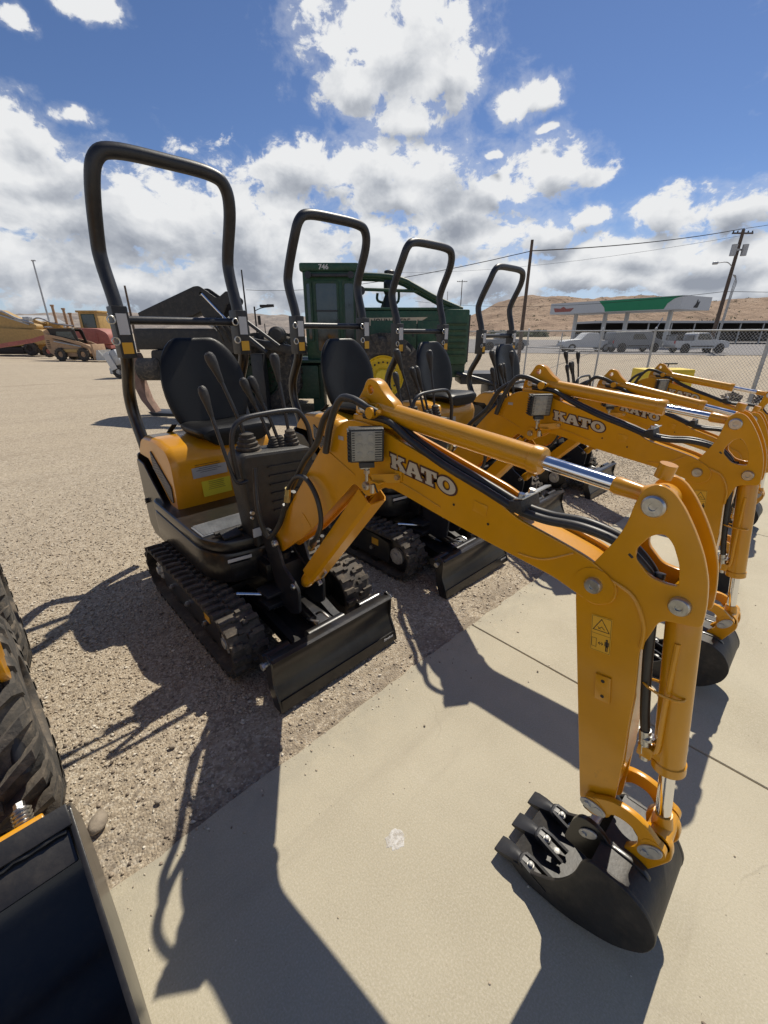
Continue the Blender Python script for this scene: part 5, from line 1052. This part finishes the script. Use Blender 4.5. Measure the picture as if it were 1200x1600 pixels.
for y in (.05, 1.4): m = MB(); m.bar([(-1.8, y, 1.75), (-.6, y, 1.55), (.9, y, 1.20), (1.55, y, .95), (1.85, y, .35)], .10, .20, side=(0, 1, 0)); m.build('loader_arm', M['tan'], t)
m = MB(); m.plate(rnd([(1.75, .10), (1.75, 1.15), (1.9, 1.15), (1.95, .10)], .02), [], -.1, 1.55, .01, axis='y'); m.build('coupler', M['tan'], t)
m = MB(); m.plate([(2.0, .05), (2.9, .05), (2.85, .12), (2.2, .2), (2.3, .75), (2.15, .75), (2.0, .3)], [], -.15, 1.6, .0, axis='y'); m.plate([(2.0, .05), (2.9, .05), (2.3, .75), (2.15, .75)], [], -.17, -.14, .0, axis='y'); m.build('bucket', M['galv'], t)
# red domed implement
t = thing('spreader', 'faded red rounded hopper of a farm implement behind the skid steer', 'farm implement', W(-21.0, 32.5), RZ)
m = MB(); m.plate(rnd([(-1.9, .95), (-1.85, 1.45), (-1.3, 1.95), (-.4, 2.10), (.8, 2.05), (1.4, 1.75), (1.5, 1.0)], .25), [], 0, 1.8, .06, axis='y'); m.box((-.2, .9, .85), (3.2, 1.7, .25), bev=.03); m.build('hopper', M['red'], t)
m = MB(); [m.box((x, -.02, 1.45), (.08, .04, .7)) for x in (-1.2, -.3, .6)]; m.build('rib', M['red'], t)
m = MB(); m.box((.2, .8, .55), (2.6, 1.0, .3), bev=.03); m.build('frame', M['ink'], t)
for x in (-1.0, .9): wheel(t, (x, 0, .42), .42, .28, M['red'], (0, -1, 0), lugs=12, lug_h=.03)
# yellow loader with cab
t = thing('wheel_loader', 'faded yellow construction machine with a cab and upright exhaust stacks far left', 'construction machine', W(-26.0, 38), RZ)
m = MB(); m.box((-1.6, 1, 1.75), (4.2, 1.4, .9), bev=.08); m.box((-.2, 1, .9), (4.8, 1.2, .7), bev=.06); m.build('body', M['yellow'], t)
m = MB(); m.box((1.65, 1, 2.45), (1.7, 1.6, 1.9), bev=.08, taper=(.92, .92)); m.box((1.65, 1, 3.4), (1.8, 1.7, .14), bev=.04); cb = m.build('cab', M['yellow'], t)
pane(1.1, 2.2, 2.15, 3.2, .22, cb); 
for x, h_ in ((-1.45, 1.6), (-.6, 1.35), (-.15, 1.0)): m = MB(); m.cyl((x, .8, 2.2), (x, .8, 2.2+h_), .10, n=12); m.cyl((x, .8, 2.2+h_), (x, .8, 2.32+h_), .15, n=12); m.build('exhaust', M['tan'], t)
for k in range(3): m = MB(); m.box((-3.2+k*.9, .6, 2.35+.12*(k % 2)), (.8, .6, .35), R=Matrix.Rotation(.3*(k-1), 3, 'Y'), bev=.05); m.build('linkage', M['yellow'], t)
for k in range(6): m = MB(); m.box((-3.2+.42*k, .28, 1.75), (.30, .05, .62), bev=.02); m.build('vent', M['ink' if k % 2 else 'tan'], t)
m = MB(); m.tube([(-3.6, .1, 2.2), (-2.4, .0, 2.9), (-1.2, .1, 2.5), (.4, .1, 2.3)], .06, n=8); m.build('hydraulic_line', M['galv'], t)
m = MB(); m.plate(rnd([(-4.6, 1.7), (-4.2, 2.5), (-3.0, 2.9), (-1.9, 2.5), (-2.2, 2.2), (-3.2, 2.45), (-4.0, 2.1), (-4.2, 1.6)], .1), [], -.1, .25, .03, axis='y'); m.build('loader_arm', M['yellow'], t)
for x in (-2.6, 1.6): wheel(t, (x, .2, .75), .75, .5, M['yellow'], (0, -1, 0), lugs=16, lug_h=.05)
# yellow backhoe boom at the very left
t = thing('excavator_boom', 'long faded yellow loader boom resting low at the far left edge', 'boom', W(-29.5, 35), RZ)
m = MB(); m.plate(rnd([(-6, .6), (-6, 2.0), (-1.0, 2.05), (3.4, 1.85), (3.9, 1.3), (3.6, .9), (0, .55)], .2), [], 0, 1.2, .05, axis='y'); m.build('boom', M['yellow'], t)
m = MB(); m.plate(rnd([(.0, 1.95), (-.4, 2.9), (-.1, 3.25), (.6, 3.2), (2.2, 2.35), (3.0, 2.2), (3.0, 1.9)], .15), [], .2, .9, .04, axis='y'); m.build('arm', M['yellow'], t)
m = MB(); m.tube([(-.1, .1, 3.2), (.8, .1, 3.1), (1.8, .1, 2.6), (2.9, .1, 2.3)], .08, n=8); m.box((2.4, .3, 2.6), (.5, .4, .3), bev=.05); m.cyl((.4, .2, 2.9), (2.5, .2, 2.2), .07, n=10); m.build('hydraulics', M['galv'], t)
m = MB(); m.box((-2, .6, .35), (7.5, 1.6, .5), bev=.04); m.build('base', M['ink'], t)
for x in (-4.5, -1, 2.3): wheel(t, (x, -.1, .5), .5, .3, M['ink'], (0, -1, 0), lugs=12)
# red drawbar
t = thing('drawbar', 'faded red drawbar of a farm implement lying on the gravel, far left', 'implement', W(-26.0, 32), RZ)
m = MB(); m.bar([(-3.6, 0, .75), (-1.4, 0, .75), (1.4, 0, 1.15), (2.4, 0, 1.4)], .2, .26, side=(0, 1, 0)); m.build('bar', M['red'], t)
m = MB(); m.box((-3.0, .1, .55), (.9, .5, .45), bev=.04); m.box((-1.7, 0, .35), (.10, .1, .7)); m.box((-1.7, 0, .04), (.4, .3, .05)); m.build('hitch', M['red'], t)
for x in (-3.8, 1.8): wheel(t, (x, .6, .4), .4, .25, M['red'], (0, -1, 0), lugs=12)
# grey metal shed on the skyline
t = thing('shed', 'long low pale blue metal shed on the far left skyline', 'shed', W(-64, 75), RZ)
m = MB(); m.box((0, 3, 1.6), (16, 6, 3.2)); m.build('wall', M['galv'], t)
m = MB(); m.prism([(-.4, 3.2), (3, 4.4), (6.4, 3.2)], -8.3, 8.3); m.build('roof', M['white'], t)
# grey front of something just left of the roll bar
t = thing('trailer', 'small grey utility trailer standing just left of the nearest roll bar', 'trailer', W(-10.7, 17.8), RZ); t.scale = (.8, .8, .8)
m = MB(); m.box((0, .5, .95), (.55, 1.2, .7), R=Matrix.Rotation(-.35, 3, 'Y'), bev=.04); m.box((-.1, .5, .35), (.5, 1.1, .3), bev=.03); m.build('body', M['galv'], t)
m = MB(); m.box((-.15, -.15, .8), (.3, .05, .8), R=Matrix.Rotation(-.35, 3, 'Y'), bev=.01); m.build('tailgate', M['white'], t)
wheel(t, (.1, 0, .3), .3, .18, M['galv'], (0, -1, 0), lugs=12, lug_h=.02)

# ------------------------------------------------------------------ chain link fence
fence = thing('chain_link_fence', 'galvanised chain link fence with slim posts along the right of the yard', 'fence', (0, 0, 0))
FP = [W(2.2, 27.0), W(4.0, 22.3), W(5.77, 18.3), W(7.42, 15.6), W(8.10, 13.7), W(9.30, 11.0), W(10.6, 8.2), W(12.0, 5.2)]
for i, p in enumerate(FP):
    p.z = gz(p.x)-.02; m = MB(); H_ = 1.95; r_ = .045 if i == 5 else .03
    m.cyl(p, p+Vector((0, 0, H_)), r_, n=12); m.lathe(p+Vector((0, 0, H_)), (0, 0, 1), [(0, r_*1.2), (.03, r_*1.1), (.05, r_*.4)], 12)
    if i == 4: m.cyl(p+Vector((0, 0, H_)), p+Vector((.22, -.05, H_+.30)), .014, n=8)
    m.build('post', M['galv'], fence)
for i in range(len(FP)-1):
    a, b = FP[i], FP[i+1]; m = MB(); m.cyl(a+Vector((0, 0, 1.90)), b+Vector((0, 0, 1.90)), .021, n=10); m.build('rail', M['galv'], fence)
    m = MB(); L_ = (b-a).length; e = (b-a).normalized(); e.z = 0; st = .085; hh = 1.82; wr = .0022
    nn = int(L_/st)
    for s in (-1, 1):
        for k in range(-int(hh/st), nn+1):
            # wire climbing across the panel, clipped at both posts
            x0, z0, x1, z1 = (k*st, 0, k*st+hh, hh) if s > 0 else (k*st, hh, k*st+hh, 0)
            if x1 <= 0 or x0 >= L_: continue
            if x0 < 0: z0 = z0+(z1-z0)*(-x0/(x1-x0)); x0 = 0
            if x1 > L_: z1 = z0+(z1-z0)*((L_-x0)/(x1-x0)); x1 = L_
            dz_ = (b.z-a.z)/L_
            pa = a+e*x0+Vector((0, 0, .05+z0+dz_*x0)); pb = a+e*x1+Vector((0, 0, .05+z1+dz_*x1))
            m.cyl(pa, pb, wr*1.5, n=3, cap=False)
    o = m.build('wire_mesh', M['galv'], fence, smooth=False); o['kind'] = 'stuff'
# gate frame and brace
m = MB(); a, b = FP[2], FP[3]; m.cyl(a+Vector((0, 0, 1.3)), b+Vector((0, 0, 1.3)), .018, n=8); m.cyl(a+Vector((0, 0, .1)), b+Vector((0, 0, 1.3)), .008, n=6); m.cyl((a+b)/2, (a+b)/2+Vector((0, 0, 1.85)), .02, n=8); m.build('brace', M['galv'], fence)

# yellow tank with a T handle behind the far booms
t = thing('fuel_tank', 'bright yellow steel tank with a T handle, just inside the chain link fence', 'tank', W(7.1, 11.3, -.2), RZ)
m = MB(); m.box((0, 0, .52), (1.25, .6, .88), bev=.03); m.build('body', M['byellow'], t)
m = MB(); m.box((.32, -.31, .50), (.50, .02, .80), bev=.01); m.build('door', M['byellow'], t)
m = MB(); m.cyl((.1, 0, .95), (.1, 0, 1.08), .015, n=8); m.cyl((-.12, 0, 1.08), (.32, 0, 1.08), .02, n=8); m.build('handle', M['satin'], t)

# ------------------------------------------------------------------ street: canopy, long shed, pickups, poles
t = thing('fuel_station_canopy', 'white fuel station canopy with a broad green band on slim columns', 'canopy', W(24.9, 70), RZ-1.044)
m = MB(); m.box((9.25, 3.25, 5.05), (18.5, 6.5, 1.45)); cn_ = m.build('fascia', M['white'], t)
m = MB(); m.plate([(9.0, 4.40), (8.8, 4.9), (7.9, 5.72), (18.45, 5.72), (17.6, 5.5), (16.9, 5.0), (16.6, 4.40)], [], -.03, -.01, 0, axis='y'); m.build('green_band', simple_noise_mat('green_band', [(0, (.02, .22, .10)), (1, (.03, .27, .13))], 1, .4, bump=0), cn_)
m = MB(); m.plate(rnd([(.9, 4.6), (3.6, 4.6), (4.1, 5.05), (2.8, 5.0), (2.3, 5.3), (1.8, 5.05), (.6, 5.15)], .1), [], -.03, -.01, 0, axis='y'); m.build('emblem', M['red'], cn_)
m = MB(); m.plate(rnd([(2.6, 4.55), (3.6, 4.55), (3.9, 5.3), (3.5, 5.1), (3.3, 5.5), (3.1, 5.0)], .1), [], 18.51, 18.53, 0, axis='x'); m.build('emblem', M['ink'], cn_)
for x in (2.2, 7.0, 10.2, 15.8):
    m = MB(); m.box((x, 3.2, 2.15), (.40, .40, 4.4)); m.build('column', M['white'], t)
    m = MB(); m.box((x+1.0, 3.2, .8), (.8, .5, 1.6), bev=.05); m.build('pump', M['greyfaded'], t)
t = thing('open_shed', 'long low open-fronted shed with a pale roof edge across the street', 'shed', W(60, 80), RZ)
m = MB(); m.box((0, 5, 3.55), (46, 11, .35)); m.build('roof', M['galv'], t)
m = MB(); m.box((0, 10, 1.8), (45, .3, 3.2)); m.build('wall', M['ink'], t)
for k in range(12): m = MB(); m.box((-22+k*4, .3, 1.7), (.2, .2, 3.4)); m.build('column', M['galv'], t)
for k in range(6):
    m = MB(); m.box((-20+k*7.2, 4, .9), (4.2, 1.8, 1.1), bev=.2); m.box((-20+k*7.2, 4, 1.6), (2.4, 1.6, .6), bev=.2); m.build('stored_load', M['satin'], t)

def pickup(loc, rz, mt, label, cap=False, van=False):
    t = thing('pickup_truck', label, 'truck', loc, rz, 'vehicles standing along the street')
    m = MB()
    prof = rnd([(-2.75, .55), (-2.75, 1.12), (-.95, 1.12), (-.80, 1.80), (.35, 1.84), (.95, 1.22), (2.2, 1.12), (2.65, 1.0), (2.7, .5), (2.2, .42), (-2.4, .42)], [.08, .05, .05, .15, .2, .1, .1, .15, .1, .1, .1])
    if van: prof = rnd([(-2.6, .5), (-2.6, 1.9), (1.2, 1.95), (1.9, 1.3), (2.55, 1.1), (2.6, .5), (2.1, .42), (-2.3, .42)], .15)
    ar = [circ((-1.7, .45), .47, 16), circ((1.75, .45), .47, 16)]
    m.plate(prof, [], -.88, .88, .06, axis='y'); m.build('body', mt, t)
    m = MB(); m.plate(rnd([(-.70, 1.20), (-.64, 1.72), (.32, 1.74), (.80, 1.22)], .05), [], -.910, -.882, .003, axis='y'); m.build('window', M['glass'], t)
    m = MB(); m.box((-.0, -.90, 1.45), (.05, .02, .55)); m.build('door_pillar', mt, t)
    for x in (-1.7, 1.75):
        m = MB(); m.cyl((x, -.91, .42), (x, -.87, .42), .47, n=20); m.build('wheel_arch', M['ink'], t)
        for y, s in ((-.80, -1), (.80, 1)): wheel(t, (x, y, .39), .39, .25, M['galv'], (0, s, 0), lugs=14, lug_h=.015, rim=.6)
    m = MB(); m.box((0, -.893, .62), (2.3, .03, .10), bev=.01); m.build('sill', M['ink'], t)
    m = MB(); m.box((2.70, 0, .62), (.10, 1.6, .22), bev=.03); m.box((-2.78, 0, .62), (.08, 1.6, .20), bev=.02); m.build('bumper', M['galv'], t)
    m = MB(); m.box((.62, 0, 1.50), (.03, 1.40, .52), R=Matrix.Rotation(-.75, 3, 'Y')); m.build('windscreen', M['glass'], t)
    m = MB(); m.box((-2.79 if not van else -2.62, -.74, .98), (.04, .14, .28), bev=.01); m.build('tail_light', M['brightred'], t)
    if not van: m = MB(); m.box((-1.85, 0, 1.13), (1.7, 1.6, .03)); m.build('bed', M['ink'], t)
    m = MB(); m.box((2.66, -.6, .95), (.08, .3, .16), bev=.02); m.build('headlight', M['lens'], t)
    if cap: m = MB(); m.box((-1.85, 0, 1.55), (1.75, 1.5, .06)); [m.cyl((-1.0-1.7*i, y, 1.1), (-1.0-1.7*i, y, 1.55), .03, n=6) for i in (0, 1) for y in (-.7, .7)]; m.build('ladder_rack', M['ink'], t)
    return t
pickup(W(30.6, 44.5), RZ+.06, M['white'], 'white pickup truck with its bonnet to the right, rightmost on the street', cap=True)
pickup(W(25.3, 46.2), RZ+.1, M['greyfaded'], 'grey van second from the right among the vehicles on the street', van=True)
pickup(W(20.9, 47.0), RZ+math.pi, M['white'], 'white pickup truck facing left in the middle of the street vehicles')
pickup(W(13.6, 52.0), RZ+.02, M['greyfaded'], 'grey pickup truck farthest left on the street, behind the fence')

def pole(loc, h, r, label, lean=(0, 0), arms=(), group=None, mt='wood', nm='utility_pole', cat='utility pole'):
    t = thing(nm, label, cat, loc, RZ, group); top = Vector((lean[0]*h, lean[1]*h, h))
    m = MB(); m.cyl((0, 0, -.3), top, r, r*.65, n=12); m.build('pole', M[mt], t)
    for (z, w_) in arms:
        c = Vector((lean[0]*z, lean[1]*z, z)); m = MB(); m.box(c, (w_, .10, .12)); a = m.build('crossarm', M[mt], t)
        for k in (-.45, -.25, .25, .45): m = MB(); m.lathe(c+Vector((k*w_, 0, .06)), (0, 0, 1), [(0, .03), (.04, .06), (.10, .06), (.14, .03)], 8); m.build('insulator', M['satin'], t)
    return t
pA = pole(W(8.99, 30), 7.0, .13, 'plain dark wooden pole standing behind the fourth roll bar')
pB = pole(W(32.3, 45), 10.4, .20, 'tall utility pole with transformer and street lamp at the right', lean=(.012, 0), arms=((10.1, 1.9),))
m = MB(); m.cyl((-.45, -.25, 8.3), (-.45, -.25, 9.2), .24, n=16); m.cyl((.55, -.25, 8.3), (.55, -.25, 9.2), .24, n=16); m.box((.05, -.1, 8.8), (1.2, .12, .15)); m.build('transformer', M['galv'], pB)
m = MB(); m.tube([(.08, 0, 7.4), (-.6, -.1, 7.8), (-1.5, -.2, 7.75)], .04, n=8); m.lathe((-1.5, -.2, 7.75), (-1, -.1, -.1), [(0, .06), (.1, .13), (.5, .12), (.55, .02)], 12); m.build('street_lamp', M['galv'], pB)
for k in (0, 1, 2): m = MB(); m.tube([(.28+.09*k, -.2, .1), (.36+.09*k, -.22, 3.0), (.42+.09*k, -.22, 5.6-.2*k), (.50+.09*k, -.2, 6.6-.2*k), (.25, -.1, 6.8)], .035, n=8); m.build('conduit', M['galv'], pB)
for (a, b, h_, lb) in ((19.6, 120, 14, 'distant utility pole with a crossarm, left of the hill'), (-4.6, 80, 11.5, 'distant utility pole rising behind the green cab roof'), (25.5, 190, 17, 'distant thin pole on the skyline, above the green machine\'s tail'), (-25.0, 46, 6.0, 'short dark pole above the yellow cab at the left')):
    pole(W(a, b), h_, .14, lb, arms=((h_-.4, 2.6),) if h_ > 7 and a != 25.5 else ())
pC = pole(W(-17.7, 60), 9.0, .13, 'dark pole standing to the right of the nearest roll bar', mt='ink')
pL = pole(W(-43.4, 60), 10.0, .13, 'thin metal street lamp rising at the far left', lean=(.012, 0), mt='galv', nm='street_lamp', cat='street lamp')
m = MB(); m.box((.2, 0, 10.0), (.5, .2, .14), bev=.04); m.build('lamp_head', M['galv'], pL)
t = thing('traffic_light', 'traffic signal on a mast arm beyond the yard, left of the green machine', 'traffic light', W(-16.4, 60), RZ)
m = MB(); m.cyl((-.2, 0, 0), (-.2, 0, 4.9), .10, n=10); m.tube([(-.2, 0, 4.4), (.8, 0, 4.75), (2.2, 0, 4.9)], .05, n=8); m.build('mast', M['ink'], t)
for x, z in ((1.0, 4.95), (1.9, 5.0)): m = MB(); m.box((x, -.1, z), (.9, .25, .32), bev=.04); m.build('signal_head', M['ink'], t)
m = MB(); m.box((.3, -.1, 3.3), (.35, .25, 1.1), bev=.04); m.build('signal_head', M['ink'], t)
m = MB(); m.cyl((.9, 0, 0), (.9, 0, 2.9), .06, n=8); m.build('post', M['ink'], t)
def wire(a, b, sag, r, label):
    m = MB(); pts = [a.lerp(b, i/14)-Vector((0, 0, sag*4*(i/14)*(1-i/14))) for i in range(15)]; m.tube(pts, r, n=5, smooth=0); tag(m.build('overhead_wire', M['ink']), label, 'wire')
topA = W(9.08, 30, 6.21)
wire(topA, W(32.5, 45, 10.25), .25, .030, 'thick overhead wire from the dark pole up to the transformer pole')
wire(topA, W(-17.4, 60, 6.58), .8, .022, 'overhead wire from the dark pole to the left, behind the roll bars')
wire(W(32.6, 45, 10.25), W(62, 60, 17.0), .4, .02, 'upper overhead wire leaving the transformer pole to the right')
wire(W(32.4, 45, 9.7), W(-4.6, 80, 11), 1.2, .012, 'thin overhead wire from the transformer pole going left')
wire(W(32.4, 45, 5.2), W(80, 50, 6.0), .3, .02, 'lower overhead wire right of the transformer pole')
wire(W(32.4, 45, 5.2), W(5, 75, 6.2), 1.0, .02, 'lower overhead wire left of the transformer pole, across the hill')

# ------------------------------------------------------------------ scrub on the hill and weeds along the fence
def bush(loc, r, h, n, mt, rng, m):
    for k in range(n):
        a = rng.uniform(0, 6.28); rr = r*rng.uniform(0, 1)**.6; z = h*rng.uniform(.1, 1)*(1-.4*(rr/r)**2)
        c = Vector(loc)+Vector((rr*math.cos(a), rr*math.sin(a), z)); s_ = r*rng.uniform(.18, .4)
        u = Vector((rng.gauss(0, 1), rng.gauss(0, 1), rng.gauss(0, 1))).normalized()*s_; v = u.orthogonal().normalized()*s_*rng.uniform(.4, .9)
        m.add([c-u, c+v, c+u, c-v], [(0, 1, 2, 3)])
rng = random.Random(11); m = MB()
dg = bpy.context.evaluated_depsgraph_get()
hill_o = bpy.data.objects['hill']
from mathutils.bvhtree import BVHTree
bv = BVHTree.FromPolygons([v.co for v in hill_o.data.vertices], [tuple(p.vertices) for p in hill_o.data.polygons])
for i in range(520):
    a, b = rng.uniform(0, 420), rng.uniform(212, 400); p = W(a, b, 300); hit = bv.ray_cast(p, Vector((0, 0, -1)))
    if hit[0] is None: continue
    s_ = rng.uniform(.6, 1.7); bush(hit[0], s_, s_*.9, 9, None, rng, m)
for i in range(26):
    a, b = rng.uniform(50, 80), rng.uniform(208, 225); p = W(a, b, 300); hit = bv.ray_cast(p, Vector((0, 0, -1)))
    if hit[0]: bush(hit[0], 3.0, 3.6, 60, None, rng, m)
tag(m.build('scrub', M['bush'], smooth=False), 'dark scrub bushes dotted over the dry hillside', 'scrub', kind='stuff')
for k, (a, b) in enumerate(((10.2, 11.8), (9.7, 12.1), (10.9, 11.2))):
    m = MB(); p = W(a, b, -.20); bush(p, .22, .28, 70, None, rng, m); tag(m.build('weed', M['wood'], smooth=False), ['middle of three dry brown weed clumps beyond the far booms', 'leftmost of three dry brown weed clumps beyond the far booms', 'rightmost of three dry brown weed clumps beyond the far booms'][k], 'weed', 'dry weeds by the fence')
